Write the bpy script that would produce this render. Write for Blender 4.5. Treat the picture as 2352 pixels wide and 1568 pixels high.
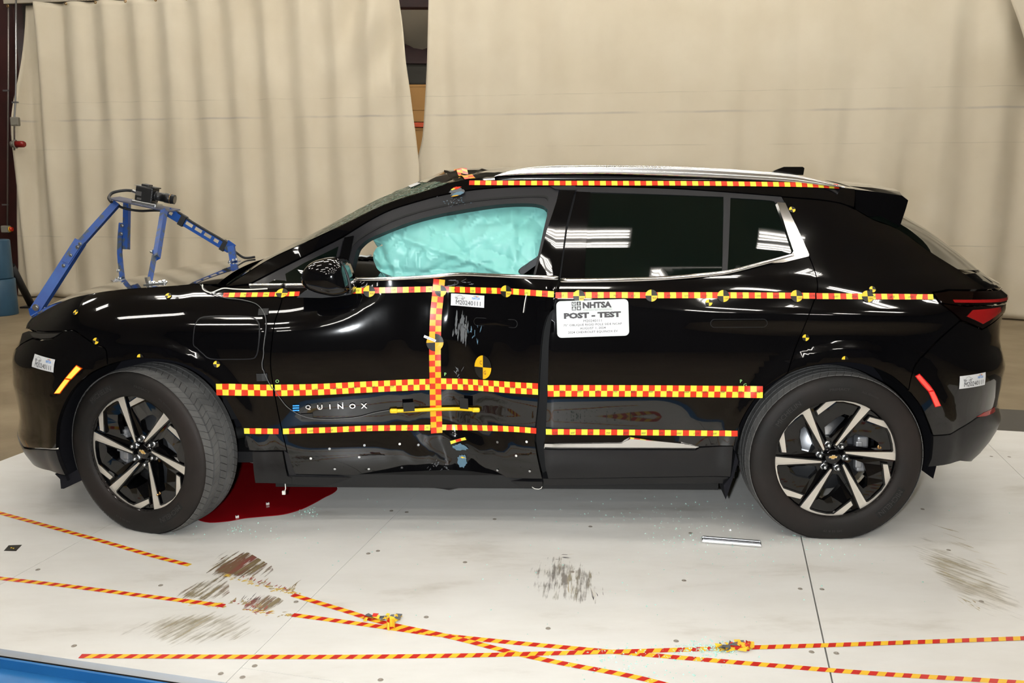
import bpy, bmesh, math, random
import numpy as np
from mathutils import Vector, Matrix, noise
random.seed(7)
for o in list(bpy.data.objects): bpy.data.objects.remove(o, do_unlink=True)
SC = bpy.context.scene
COL = SC.collection
R = math.radians
# ------------------------------------------------------------------ camera
F_PX, CX, CY, PITCH, CAM_H = 1980.0, 1176.0, 784.0, R(10.14), 1.50
CAM = np.array([0.0, 0.0, CAM_H])
cam_d = bpy.data.cameras.new('camera'); cam = bpy.data.objects.new('camera', cam_d); COL.objects.link(cam)
cam_d.sensor_width = 36.0; cam_d.lens = F_PX / 2352 * 36.0; cam_d.clip_end = 200
cam.location = CAM; cam.rotation_euler = (R(90) - PITCH, 0, 0)
SC.camera = cam
# ------------------------------------------------------------------ world, exposure, flash
SC.view_settings.view_transform = 'Standard'; SC.view_settings.look = 'None'
SC.view_settings.gamma = 1.0; SC.view_settings.use_curve_mapping = False
SC.view_settings.exposure = -0.12
W = bpy.data.worlds.new('world'); SC.world = W; W.use_nodes = True
W.node_tree.nodes['Background'].inputs[0].default_value = (0.9, 0.85, 0.75, 1)
W.node_tree.nodes['Background'].inputs[1].default_value = 0.01
fl = bpy.data.lights.new('camera_flash', 'SPOT'); fl.shadow_soft_size = 0.035; fl.energy = 530; fl.spot_size = R(100); fl.spot_blend = 1.0
fl.color = (0.93, 0.97, 1.0)
flo = bpy.data.objects.new('camera_flash', fl); COL.objects.link(flo)
flo.location = (-0.12, 0.0, CAM_H - 0.01); flo.rotation_euler = (R(90) - R(1), 0, 0)
TUBE_POWER = 56.0
cy = SC.cycles; cy.use_light_tree = False; cy.adaptive_threshold = 0.02; cy.max_bounces = 6; cy.diffuse_bounces = 3; cy.glossy_bounces = 4; cy.transmission_bounces = 3; cy.caustics_reflective = False; cy.caustics_refractive = False
# ------------------------------------------------------------------ projection helpers (measure the photograph, place in metres)
cp_, sp_ = math.cos(PITCH), math.sin(PITCH)
def ray(u, v):
    a = (u - CX) / F_PX; b = (v - CY) / F_PX
    return np.array([a, cp_ - b * sp_, -sp_ - b * cp_])
def floor_pt(u, v, z=0.0):
    d = ray(u, v); return CAM + d * ((z - CAM_H) / d[2])
YAW = R(1.2)
EX = np.array([math.cos(YAW), -math.sin(YAW), 0]); EW = np.array([-math.sin(YAW), -math.cos(YAW), 0])
CAR_O = floor_pt(1915, 1236) - EW * 0.93; CAR_O[2] = 0
def to_car(P):
    d = np.asarray(P) - CAR_O; return np.array([d @ EX, d @ EW, d[2]])
C0 = to_car(CAM)
def car_ray(u, v):
    d = ray(u, v); return np.array([d @ EX, d @ EW, d[2]])
def at_w(px, w):
    c = car_ray(*px); return C0 + c * ((w - C0[1]) / c[1])
def car_px(P):                                     # car coords (u,w,z) -> pixel
    X = CAR_O + EX * P[0] + EW * P[1]; d = np.array([X[0], X[1], P[2]]) - CAM
    zc = d[1] * cp_ - d[2] * sp_; yc = -d[1] * sp_ - d[2] * cp_
    return CX + F_PX * d[0] / zc, CY + F_PX * yc / zc
def L3(P): return (P[0], -P[1], P[2])              # (u,w,z) -> car-local xyz
# ------------------------------------------------------------------ small maths
def smooth(x):
    x = min(1.0, max(0.0, x)); return x * x * (3 - 2 * x)
class Interp:                                      # monotone cubic
    def __init__(s, pts):
        s.x = [p[0] for p in pts]; s.y = [p[1] for p in pts]; n = len(pts)
        d = [(s.y[i+1] - s.y[i]) / (s.x[i+1] - s.x[i]) for i in range(n - 1)]
        m = [d[0]] + [0 if d[i-1] * d[i] <= 0 else 2 * d[i-1] * d[i] / (d[i-1] + d[i]) for i in range(1, n - 1)] + [d[-1]]
        s.m = m
    def __call__(s, t):
        x, y, m = s.x, s.y, s.m
        if t <= x[0]: return y[0] + m[0] * (t - x[0])
        if t >= x[-1]: return y[-1] + m[-1] * (t - x[-1])
        lo, hi = 0, len(x) - 1
        while hi - lo > 1:
            k = (lo + hi) // 2
            if x[k] <= t: lo = k
            else: hi = k
        h = x[hi] - x[lo]; a = (t - x[lo]) / h
        return ((1 + 2*a) * (1-a)**2 * y[lo] + a * (1-a)**2 * h * m[lo] + a*a * (3 - 2*a) * y[hi] + a*a * (a - 1) * h * m[hi])
def spl(pts, n=5, closed=False):                   # Catmull-Rom through points of any dimension
    P = [np.array(p, float) for p in pts]; N = len(P); out = []
    for i in range(N if closed else N - 1):
        p1, p2 = P[i], P[(i+1) % N]
        p0 = P[(i-1) % N] if (closed or i > 0) else p1; p3 = P[(i+2) % N] if (closed or i < N - 2) else p2
        for k in range(n):
            t = k / n
            out.append(0.5 * ((2*p1) + (-p0 + p2)*t + (2*p0 - 5*p1 + 4*p2 - p3)*t*t + (-p0 + 3*p1 - 3*p2 + p3)*t**3))
    if not closed: out.append(P[-1])
    return out
def resample(pts, n):
    P = np.array(pts, float); d = np.r_[0, np.cumsum(np.linalg.norm(np.diff(P, axis=0), axis=1))]
    t = np.linspace(0, d[-1], n); return np.stack([np.interp(t, d, P[:, k]) for k in range(P.shape[1])], 1)
# ------------------------------------------------------------------ materials
MATS = {}
def mat(name, col=(0.8, 0.8, 0.8), rough=0.5, metal=0.0, coat=0.0, spec=0.5, emit=None, es=0.0, alpha=1.0, trans=0.0, ior=1.45):
    m = bpy.data.materials.new(name); m.use_nodes = True
    b = m.node_tree.nodes['Principled BSDF']; i = b.inputs
    i['Base Color'].default_value = (*col, 1); i['Roughness'].default_value = rough; i['Metallic'].default_value = metal
    i['Coat Weight'].default_value = coat; i['Coat Roughness'].default_value = 0.02
    i['Specular IOR Level'].default_value = spec; i['IOR'].default_value = ior
    i['Transmission Weight'].default_value = trans; i['Alpha'].default_value = alpha
    if emit: i['Emission Color'].default_value = (*emit, 1); i['Emission Strength'].default_value = es
    MATS[name] = m; return m
def nodes(m): return m.node_tree.nodes, m.node_tree.links, m.node_tree.nodes['Principled BSDF']
def mottle(m, c1, c2, scale=3.0, detail=4.0, lo=0.35, hi=0.65, bump=0.0, bscale=60.0, rough=None, stretch=(1, 1, 1)):
    n, l, b = nodes(m)
    tc = n.new('ShaderNodeTexCoord'); mp = n.new('ShaderNodeMapping'); mp.inputs['Scale'].default_value = stretch
    l.new(tc.outputs['Object'], mp.inputs['Vector'])
    t = n.new('ShaderNodeTexNoise'); t.inputs['Scale'].default_value = scale; t.inputs['Detail'].default_value = detail
    l.new(mp.outputs['Vector'], t.inputs['Vector'])
    r = n.new('ShaderNodeValToRGB'); r.color_ramp.elements[0].position = lo; r.color_ramp.elements[1].position = hi
    r.color_ramp.elements[0].color = (*c1, 1); r.color_ramp.elements[1].color = (*c2, 1)
    l.new(t.outputs['Fac'], r.inputs['Fac']); l.new(r.outputs['Color'], b.inputs['Base Color'])
    if bump:
        t2 = n.new('ShaderNodeTexNoise'); t2.inputs['Scale'].default_value = bscale; t2.inputs['Detail'].default_value = 3
        l.new(mp.outputs['Vector'], t2.inputs['Vector'])
        bp = n.new('ShaderNodeBump'); bp.inputs['Strength'].default_value = bump; bp.inputs['Distance'].default_value = 0.01
        l.new(t2.outputs['Fac'], bp.inputs['Height']); l.new(bp.outputs['Normal'], b.inputs['Normal'])
    return m
mat('paint', (0.0015, 0.0015, 0.002), 0.10, 0, 1.0, 0.1)
mat('piano', (0.002, 0.002, 0.0024), 0.06, 0, 0.7, 0.15)
mat('satin', (0.012, 0.012, 0.014), 0.42, spec=.35)
mat('cladding', (0.007, 0.007, 0.008), 0.30, spec=.4)
mat('liner', (0.008, 0.008, 0.011), 0.9, spec=.2)
mat('black_plastic', (0.01, 0.01, 0.011), 0.5)
mat('under', (0.006, 0.006, 0.006), 0.8)
mat('chrome', (0.86, 0.85, 0.84), 0.12, 1.0)
mat('brushed', (0.72, 0.71, 0.70), 0.24, 1.0)
mat('machined', (0.74, 0.70, 0.63), 0.36, 0.65)
mat('steel', (0.45, 0.46, 0.48), 0.32, 1.0)
mat('zinc', (0.6, 0.62, 0.64), 0.3, 1.0)
mat('disc', (0.34, 0.35, 0.37), 0.36, 0.9)
mat('caliper', (0.32, 0.33, 0.35), 0.45, 0.6)
mat('gold', (0.72, 0.47, 0.16), 0.35, 0.6)
mat('brass', (0.5, 0.3, 0.12), 0.3, 0.9)
mottle(mat('rubber', (0.02, 0.019, 0.018), 0.62, spec=.3), (0.009, 0.0085, 0.008), (0.020, 0.015, 0.013), 3.0)
mottle(mat('tread_rubber', (0.04, 0.04, 0.04), 0.75), (0.075, 0.074, 0.072), (0.11, 0.108, 0.104), 9.0)
mat('groove', (0.0055, 0.005, 0.005), 0.8)
mat('emboss', (0.024, 0.023, 0.022), 0.5)
mat('glass_dark', (0.0015, 0.004, 0.003), 0.02, 0, 0.3)
mat('tape_red', (0.62, 0.035, 0.012), 0.28)
mat('tape_yellow', (0.78, 0.70, 0.06), 0.3)
mat('floor_red', (0.50, 0.016, 0.010), 0.4)
mat('floor_yellow', (0.82, 0.50, 0.03), 0.4)
mat('target_yellow', (0.83, 0.56, 0.035), 0.35)
mat('amber_yellow', (0.85, 0.42, 0.012), 0.3)
mat('target_black', (0.012, 0.011, 0.009), 0.35)
mat('ink', (0.02, 0.02, 0.025), 0.6)
mat('ink_grey', (0.045, 0.04, 0.045), 0.6)
mat('ink_blue', (0.03, 0.22, 0.62), 0.5)
mat('sticker', (0.70, 0.71, 0.72), 0.4)
mat('placard', (0.60, 0.645, 0.61), 0.45)
mat('placard_paper', (0.69, 0.70, 0.70), 0.5)
mat('chalk_green', (0.35, 0.75, 0.25), 0.8)
mat('ev_blue', (0.05, 0.33, 0.80), 0.3)
mat('yellow_plastic', (0.85, 0.55, 0.01), 0.4)
mat('gaffer', (0.012, 0.012, 0.012), 0.6)
mat('wire_grey', (0.10, 0.10, 0.10), 0.5)
mat('wire_white', (0.75, 0.73, 0.68), 0.5)
mat('amber_glow', (0.95, 0.26, 0.02), 0.25, emit=(1.0, 0.42, 0.06), es=1.7)  # emission imitates the flash returned by the front side marker
mat('amber_rim_glow', (0.5, 0.05, 0.0), 0.3, emit=(1.0, 0.12, 0.0), es=0.25)  # weaker painted glow around the front marker
mat('redmark_glow', (0.85, 0.05, 0.04), 0.25, emit=(1.0, 0.07, 0.05), es=1.1)  # emission imitates the flash returned by the rear side marker
mat('red_rim_glow', (0.4, 0.01, 0.01), 0.3, emit=(1.0, 0.02, 0.02), es=0.2)  # weaker painted glow around the rear marker
mat('lamp_red', (0.26, 0.008, 0.008), 0.12, 0, 0.6, 0.2)
mat('lamp_smoke', (0.0025, 0.0007, 0.0007), 0.05, 0, 1.0, 0.2)
mat('lamp_clear', (0.03, 0.028, 0.025), 0.1, 0, 0.8)
mat('interior', (0.006, 0.006, 0.007), 0.7, spec=.3)
mat('blue_steel', (0.02, 0.11, 0.42), 0.4)
mottle(MATS['blue_steel'], (0.007, 0.048, 0.24), (0.014, 0.08, 0.31), 14, 5, 0.3, 0.7)
mottle(mat('blue_worn', rough=0.45), (0.010, 0.06, 0.26), (0.05, 0.065, 0.08), 26, 6, 0.52, 0.60)
mottle(mat('blue_frame', rough=0.4), (0.018, 0.135, 0.36), (0.024, 0.17, 0.43), 3, 4)
mottle(mat('bollard_blue', rough=0.45), (0.016, 0.055, 0.10), (0.022, 0.07, 0.12), 4, 4)
mat('plate_steel', (0.10, 0.11, 0.17), 0.35, 0.5)
mat('camera_black', (0.010, 0.010, 0.011), 0.38)
mat('lens_glass', (0.02, 0.02, 0.02), 0.05, 0, 1)
mottle(mat('red_steel', rough=0.5), (0.024, 0.0032, 0.0025), (0.036, 0.005, 0.004), 5)
mat('conduit', (0.30, 0.27, 0.25), 0.4, 0.6)
mat('box_grey', (0.20, 0.19, 0.16), 0.5)
mat('beacon_red', (0.22, 0.012, 0.010), 0.2)
mat('fluid', (0.30, 0.004, 0.008), 0.08, 0, 0.4)
mat('scuff', (0.10, 0.105, 0.11), 0.6)
mat('scuff_blue', (0.09, 0.17, 0.23), 0.55)
mat('shard', (0.45, 0.75, 0.66), 0.08)
mat('ceil', (0.42, 0.38, 0.30), 0.9)
mat('wall', (0.07, 0.065, 0.055), 0.9)
mat('tube', (1, 1, 1), 0.5, emit=(1.0, 0.945, 0.855), es=TUBE_POWER)
mat('fixture', (0.5, 0.5, 0.5), 0.4)
mat('plywood', (0.42, 0.22, 0.06), 0.6)
mat('plastic_orange', (0.6, 0.08, 0.02), 0.5)
mat('dark_strip', (0.055, 0.05, 0.042), 0.6)
mat('seam', (0.03, 0.028, 0.024), 0.8)
mat('screw', (0.33, 0.30, 0.26), 0.45, 0.4)
mottle(mat('concrete', rough=0.55), (0.165, 0.125, 0.072), (0.26, 0.205, 0.13), 1.6, 6, 0.35, 0.7, 0.15, 40, stretch=(1, 1, 1))
# ------------------------------------------------------------------ mesh helpers
def obj(name, verts, faces, m=None, parent=None, sm=False, mi=None):
    me = bpy.data.meshes.new(name); me.from_pydata([tuple(map(float, v)) for v in verts], [], faces); me.update()
    if m is not None:
        for x in (m if isinstance(m, (list, tuple)) else [m]): me.materials.append(MATS[x])
    if mi is not None: me.polygons.foreach_set('material_index', mi)
    if sm: me.polygons.foreach_set('use_smooth', [True] * len(me.polygons))
    o = bpy.data.objects.new(name, me); COL.objects.link(o)
    if parent is not None: o.parent = parent
    return o
def empty(name, loc=(0, 0, 0), rot=(0, 0, 0), parent=None):
    o = bpy.data.objects.new(name, None); COL.objects.link(o); o.location = loc; o.rotation_euler = rot
    if parent is not None: o.parent = parent
    return o
def tag(o, label=None, cat=None, group=None, kind=None):
    if label: o['label'] = label
    if cat: o['category'] = cat
    if group: o['group'] = group
    if kind: o['kind'] = kind
    return o
class MB:
    def __init__(s): s.v = []; s.f = []; s.mi = []; s.sm = []
    def add(s, v, f, mi=0, sm=False):
        b = len(s.v); s.v += [tuple(map(float, p)) for p in v]
        for q in f: s.f.append([b + i for i in q]); s.mi.append(mi); s.sm.append(sm)
        return s
    def box(s, c, d, M=None, mi=0, bev=0.0):
        hx, hy, hz = d[0]/2, d[1]/2, d[2]/2
        if bev <= 0:
            vs = [Vector((x*hx, y*hy, z*hz)) for x in (-1, 1) for y in (-1, 1) for z in (-1, 1)]
            fs = [(0,1,3,2), (4,6,7,5), (0,4,5,1), (2,3,7,6), (0,2,6,4), (1,5,7,3)]
        else:
            bm = bmesh.new(); bmesh.ops.create_cube(bm, size=1.0)
            for v in bm.verts: v.co = Vector((v.co.x*d[0], v.co.y*d[1], v.co.z*d[2]))
            bmesh.ops.bevel(bm, geom=bm.edges[:], offset=bev, segments=2, profile=0.5, affect='EDGES')
            bm.verts.index_update(); vs = [v.co.copy() for v in bm.verts]; fs = [[v.index for v in f.verts] for f in bm.faces]; bm.free()
        if M is not None: vs = [M @ v for v in vs]
        c = Vector(c); return s.add([v + c for v in vs], fs, mi, False)
    def tube(s, path, r, n=8, mi=0, cap=True, sm=True):
        P = [Vector(p) for p in path]; rr = r if isinstance(r, (list, tuple)) else [r] * len(P); V = []; Fc = []
        up = None
        for i, p in enumerate(P):
            t = (P[min(i+1, len(P)-1)] - P[max(i-1, 0)]).normalized()
            if up is None: up = Vector((0, 0, 1)) if abs(t.z) < 0.9 else Vector((1, 0, 0))
            x = t.cross(up)
            if x.length < 1e-6: x = t.cross(Vector((1, 0, 0)))
            x.normalize(); y = x.cross(t).normalized(); up = y
            for k in range(n):
                a = 2 * math.pi * k / n; V.append(p + (x * math.cos(a) + y * math.sin(a)) * rr[i])
        for i in range(len(P) - 1):
            for k in range(n):
                Fc.append((i*n+k, i*n+(k+1) % n, (i+1)*n+(k+1) % n, (i+1)*n+k))
        s.add(V, Fc, mi, sm)
        if cap:
            b = len(s.v) - len(V); s.f.append([b+k for k in range(n)][::-1]); s.mi.append(mi); s.sm.append(False)
            s.f.append([b+(len(P)-1)*n+k for k in range(n)]); s.mi.append(mi); s.sm.append(False)
        return s
    def lathe(s, prof, n=64, axis='Y', mi=0, sm=True, M=None, closed=False):
        # prof: (radius, axial); axis Y: outward axial = -Y
        V = []; m = len(prof)
        for k in range(n):
            a = 2*math.pi*k/n; c, d = math.cos(a), math.sin(a)
            for r, h in prof:
                p = Vector((r*c, -h, r*d)) if axis == 'Y' else Vector((r*c, r*d, h))
                V.append(M @ p if M is not None else p)
        Fc = []
        for k in range(n):
            for i in range(m - (0 if closed else 1)):
                j = (i+1) % m; Fc.append((k*m+i, ((k+1) % n)*m+i, ((k+1) % n)*m+j, k*m+j))
        return s.add(V, Fc, mi, sm)
    def prism(s, poly, f0, f1, mi=0, mi_side=None):   # poly: 2-D pts; f0/f1 map (x,y)->3-D for both caps
        n = len(poly); V = [f0(*p) for p in poly] + [f1(*p) for p in poly]
        s.add(V, [list(range(n)), list(range(2*n-1, n-1, -1))], mi)
        b = len(s.v) - 2*n; ms = mi if mi_side is None else mi_side
        for i in range(n):
            j = (i+1) % n; s.f.append([b+i, b+n+i, b+n+j, b+j]); s.mi.append(ms); s.sm.append(False)
        return s
    def build(s, name, m, parent=None, bev=None):
        o = obj(name, s.v, s.f, m, parent, mi=s.mi); o.data.polygons.foreach_set('use_smooth', s.sm); o.data.update()
        return o
TXT = {}
def text2d(txt, w=None, h=None, bold=0.0, sx=1.0):
    key = (txt, bold)
    if key not in TXT:
        c = bpy.data.curves.new('t', 'FONT'); c.body = txt; c.size = 1; c.offset = bold; c.resolution_u = 2; c.align_x = 'CENTER'
        o = bpy.data.objects.new('t', c); COL.objects.link(o); bpy.context.view_layer.update()
        me = bpy.data.meshes.new_from_object(o.evaluated_get(bpy.context.evaluated_depsgraph_get()))
        V = np.array([v.co[:2] for v in me.vertices]); Fs = [list(p.vertices) for p in me.polygons]
        bpy.data.objects.remove(o); bpy.data.curves.remove(c); bpy.data.meshes.remove(me)
        V = V - (V.max(0) + V.min(0)) / 2; TXT[key] = (V, Fs)
    V, Fs = TXT[key]; e = V.max(0) - V.min(0)
    if w and h: k = np.array([w/e[0], h/e[1]])
    elif w: k = np.array([w/e[0]] * 2)
    else: k = np.array([h/e[1] * sx, h/e[1]])
    return V * k, Fs
# cracked windscreen and airbag cloth
m = mat('cracked_glass', (0.01, 0.03, 0.022), 0.06, 0, 0.5)
n, l, b = nodes(m); tc = n.new('ShaderNodeTexCoord')
vo = n.new('ShaderNodeTexVoronoi'); vo.feature = 'DISTANCE_TO_EDGE'; vo.inputs['Scale'].default_value = 34; l.new(tc.outputs['Object'], vo.inputs['Vector'])
rp = n.new('ShaderNodeValToRGB'); rp.color_ramp.elements[0].position = .0; rp.color_ramp.elements[0].color = (.30, .42, .34, 1); rp.color_ramp.elements[1].position = .035; rp.color_ramp.elements[1].color = (.006, .028, .014, 1)
l.new(vo.outputs['Distance'], rp.inputs['Fac'])
sx = n.new('ShaderNodeSeparateXYZ'); l.new(tc.outputs['Object'], sx.inputs[0])
mr = n.new('ShaderNodeMapRange'); mr.inputs[1].default_value = -2.42; mr.inputs[2].default_value = -2.15; l.new(sx.outputs['X'], mr.inputs[0])
mx = n.new('ShaderNodeMix'); mx.data_type = 'RGBA'; mx.inputs[6].default_value = (.006, .012, .010, 1); l.new(mr.outputs[0], mx.inputs[0]); l.new(rp.outputs[0], mx.inputs[7]); l.new(mx.outputs[2], b.inputs['Base Color'])
rg = n.new('ShaderNodeMapRange'); rg.inputs[1].default_value = -2.42; rg.inputs[2].default_value = -2.1; rg.inputs[3].default_value = .06; rg.inputs[4].default_value = .16; l.new(sx.outputs['X'], rg.inputs[0]); l.new(rg.outputs[0], b.inputs['Roughness'])
b.inputs['Coat Weight'].default_value = 0
sg_ = n.new('ShaderNodeMapRange'); sg_.inputs[1].default_value = -2.45; sg_.inputs[2].default_value = -2.2; sg_.inputs[3].default_value = .5; sg_.inputs[4].default_value = .05; l.new(sx.outputs['X'], sg_.inputs[0]); l.new(sg_.outputs[0], b.inputs['Specular IOR Level'])
v2 = n.new('ShaderNodeTexVoronoi'); v2.inputs['Scale'].default_value = 30; l.new(tc.outputs['Object'], v2.inputs['Vector'])
mu = n.new('ShaderNodeMath'); mu.operation = 'MULTIPLY'; l.new(v2.outputs['Distance'], mu.inputs[0]); l.new(mr.outputs[0], mu.inputs[1])
bp = n.new('ShaderNodeBump'); bp.inputs['Strength'].default_value = 1.0; bp.inputs['Distance'].default_value = .012; l.new(mu.outputs[0], bp.inputs['Height']); l.new(bp.outputs[0], b.inputs['Normal'])
m = mat('airbag', (0.25, 0.73, 0.66), 0.40)
n, l, b = nodes(m); b.inputs['Sheen Weight'].default_value = .15
mottle(m, (.19, .52, .475), (.22, .555, .515), 6, 3)
# ------------------------------------------------------------------ car body surface: half width w(u,z), u along the car (rear axle = 0), z up
BASE = Interp([(0.10, .84), (.18, .885), (.25, .92), (.33, .943), (.42, .953), (.55, .960), (.70, .960), (.85, .953), (.98, .938), (1.06, .922), (1.12, .900),
               (1.16, .880), (1.22, .850), (1.30, .806), (1.40, .748), (1.485, .694), (1.53, .660), (1.58, .612)])
NEXP = 2.5
UF_S = -3.05
def uR_s(z): return 0.30 - 0.45 * smooth((z - 1.0) / 0.45)
FRONT_OUT = [(61, 747), (64, 768), (41, 793), (26, 819), (27.5, 845), (29, 879), (38, 914), (45, 955), (40, 993), (45, 1013), (57, 1037), (83, 1064), (114, 1080)]
REAR_OUT = [(2300, 646), (2297, 660), (2313, 671), (2313, 689), (2309, 705), (2307, 718), (2302, 727), (2294.5, 773), (2300.6, 801), (2311, 836), (2306, 862), (2293, 914),
            (2292, 932), (2302, 957), (2297, 973), (2285, 992), (2261, 1024), (2233, 1048), (2200, 1060)]
UF = None; UR = None
def zcrease(u): return CRZ(u)
CRZ = Interp([(-3.75, .844), (-3.67, .893), (-3.54, .949), (-3.415, .998), (-3.35, 1.018), (-3.21, 1.045), (-3.1, 1.062), (-2.98, 1.072), (-2.86, 1.081), (-2.77, 1.089), (-2.6, 1.090), (-2.0, 1.10)])
def dent(u, z):
    du = u - (-1.665)
    a = abs(du) / (0.78 if du < 0 else 0.43)
    if a >= 1: return 0.0
    a = math.sqrt(a*a + 0.012) - 0.06
    k = max(0.0, 1 - a) ** 1.45
    fz = 0.155 * smooth((1.34 - z) / 0.30) + 0.055 * smooth((z - 1.1) / 0.3) * max(0, 1 - abs(du) / 0.3) ** 1.5
    if z < 0.45: fz *= 0.80 + 0.2 * smooth((z - .15) / .3)
    d = k * fz
    m = max(0.0, 1 - abs(du) / 0.42) ** 2
    if m > 0 and z < 1.1:
        d += m * (0.0030 * math.sin(u * 23 + z * 9) * math.sin(z * 15 + u * 5) + 0.0022 * math.sin(u * 41 - z * 12))
        if z < 0.52: d += m * smooth((.52 - z) / .1) * (0.006 * math.sin(z * 38 + u * 14) + .003 * math.sin(u * 62 + z * 20))
    return d
def halfw(u, z, dmg=True):
    w = BASE(z)
    # front: gentle plan taper, fender top rolls in towards the bonnet edge
    w -= 0.020 * smooth((-2.2 - u) / 1.2)
    if z > 0.6 and u < -1.9:
        k = smooth((-1.9 - u) / 0.5); zc = zcrease(u); t = (z - (zc - 0.24)) / 0.24
        if t > 0: w -= k * 0.115 * min(t, 1.12) ** 2.3
    if z > 1.0: w -= 0.06 * smooth((-1.9 - u) / 0.75) * smooth((z - 1.08) / 0.12)
    # rear: plan taper of the quarter and of the glasshouse
    w -= 0.045 * smooth((u + 0.1) / 1.0)
    if z > 0.95: w -= 0.085 * smooth((u + 0.45) / 1.1) * smooth((z - 0.95) / 0.3)
    # wheel-arch flares
    for uc, hz in ((-2.96, .36), (0.0, .36)):
        r = math.hypot(u - uc, z - hz)
        if r < .60: w += 0.013 * (1 - smooth((r - 0.46) / 0.075))
    # shoulder crease and lower door sculpting
    w += 0.010 * math.exp(-((z - 0.975) / 0.05) ** 2) * smooth((u + 1.2) / 1.0) * smooth((0.6 - u) / .4)
    w -= 0.014 * math.exp(-((z - 0.50) / 0.09) ** 2) * smooth((u + 2.45) / .2) * smooth((-0.55 - u) / .25)
    if dmg: w -= dent(u, z)
    return w
def corner(u, z):
    if u < UF_S:
        uf = UF(z); x = (u - uf) / (UF_S - uf)
        if x <= 0: return None
        return (1 - (1 - x) ** NEXP) ** (1 / NEXP)
    us = uR_s(z)
    if u > us:
        ur = UR(z); x = (ur - u) / (ur - us)
        if x <= 0: return None
        return (1 - (1 - x) ** NEXP) ** (1 / NEXP)
    return 1.0
def wside(u, z, dmg=True):
    c = corner(u, z)
    return None if c is None else halfw(u, z, dmg) * c
def q2u(q, z):                                      # unrolled coordinate -> (u, width factor)
    if q < UF_S:
        uf = UF(z); L = UF_S - uf; th = max(0.0, 1 - (UF_S - q) / (L + .6)) * math.pi / 2
        return UF_S - L * math.cos(th) ** (2 / NEXP), math.sin(th) ** (2 / NEXP)
    us = uR_s(z)
    if q > us:
        ur = UR(z); L = ur - us; th = max(0.0, 1 - (q - us) / (L + .6)) * math.pi / 2
        return us + L * math.cos(th) ** (2 / NEXP), math.sin(th) ** (2 / NEXP)
    return q, 1.0
def u2q(u, z):
    if u < UF_S:
        uf = UF(z); L = UF_S - uf; x = max(0, min(1, (u - uf) / L)); th = math.acos(max(0, (1 - x)) ** (NEXP / 2))
        return UF_S - (L + .6) * (1 - th / (math.pi / 2))
    us = uR_s(z)
    if u > us:
        ur = UR(z); L = ur - us; x = max(0, min(1, (ur - u) / L)); th = math.acos(max(0, (1 - x)) ** (NEXP / 2))
        return us + (L + .6) * (1 - th / (math.pi / 2))
    return u
def qmin(z): return UF_S - (UF_S - UF(z) + .6)
def qmax(z): return uR_s(z) + (UR(z) - uR_s(z) + .6)
def surf(q, z, off=0.0, dmg=True):
    u, k = q2u(q, z); return np.array([u, (halfw(u, z, dmg)) * k + off, z])
def fit_end(front):
    global UF, UR
    out = sorted(FRONT_OUT if front else REAR_OUT, key=lambda p: p[1])
    tv = [p[1] for p in out]; tx = [p[0] for p in out]
    res = []
    zs = [.20, .24, .28, .32, .36, .40, .45, .50, .55, .60, .65, .70, .74, .78] if front else [.22, .26, .30, .34, .38, .41, .45, .50, .55, .60, .65, .70, .76, .82, .88, .93, .965, .985, 1.01, 1.03, 1.055, 1.07]
    for z in zs:
        us = UF_S if front else uR_s(z)
        lo, hi = (0.25, 1.3)
        for _ in range(26):
            L = (lo + hi) / 2; best = None
            for j in range(0, 41):
                th = j / 40 * math.pi / 2
                u = us + (-1 if front else 1) * L * math.cos(th) ** (2 / NEXP); w = halfw(u, z, False) * math.sin(th) ** (2 / NEXP)
                p = car_px((u, w, z))
                if best is None or (p[0] < best[0] if front else p[0] > best[0]): best = p
            t = np.interp(best[1], tv, tx)
            if (best[0] > t) == front: lo = L
            else: hi = L
        res.append((z, us + (-1 if front else 1) * L))
    return res
fr = fit_end(True)
fr += [(.844, -3.815), (.893, -3.77), (.949, -3.70), (.998, -3.64), (1.018, -3.60), (1.045, -3.50), (1.075, -3.40), (1.15, -3.2)]
UF = Interp(fr)
rr_ = fit_end(False)
rr_ += [(1.10, rr_[-1][1] - .06), (1.2, 0.74), (1.3, 0.60), (1.4, 0.47), (1.46, 0.40), (1.6, .25)]
UR = Interp(rr_)
def hit(px, dmg=True):                              # where the sight line through a pixel meets the body side -> (q, z)
    d = car_ray(*px); lo = hi = None; prev = None
    t0 = (1.10 - C0[1]) / d[1]; t1 = (0.0 - C0[1]) / d[1]
    def g(t):
        P = C0 + d * t
        if not (0.05 < P[2] < 1.62): return 1.0
        w = wside(P[0], P[2], dmg)
        return 1.0 if w is None else P[1] - w
    N = 90; pt = t0
    for i in range(1, N + 1):
        t = t0 + (t1 - t0) * i / N
        if g(t) <= 0:
            lo, hi = pt, t
            for _ in range(24):
                m = (lo + hi) / 2
                if g(m) <= 0: hi = m
                else: lo = m
            P = C0 + d * hi; return (u2q(P[0], P[2]), P[2])
        pt = t
    # no hit: nearest approach of the ray to the surface
    best = min(((g(t0 + (t1 - t0) * i / 200), t0 + (t1 - t0) * i / 200) for i in range(201)), key=lambda a: a[0])
    P = C0 + d * best[1]; MISSES.append(px); return (u2q(P[0], P[2]), P[2])
MISSES = []
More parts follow.
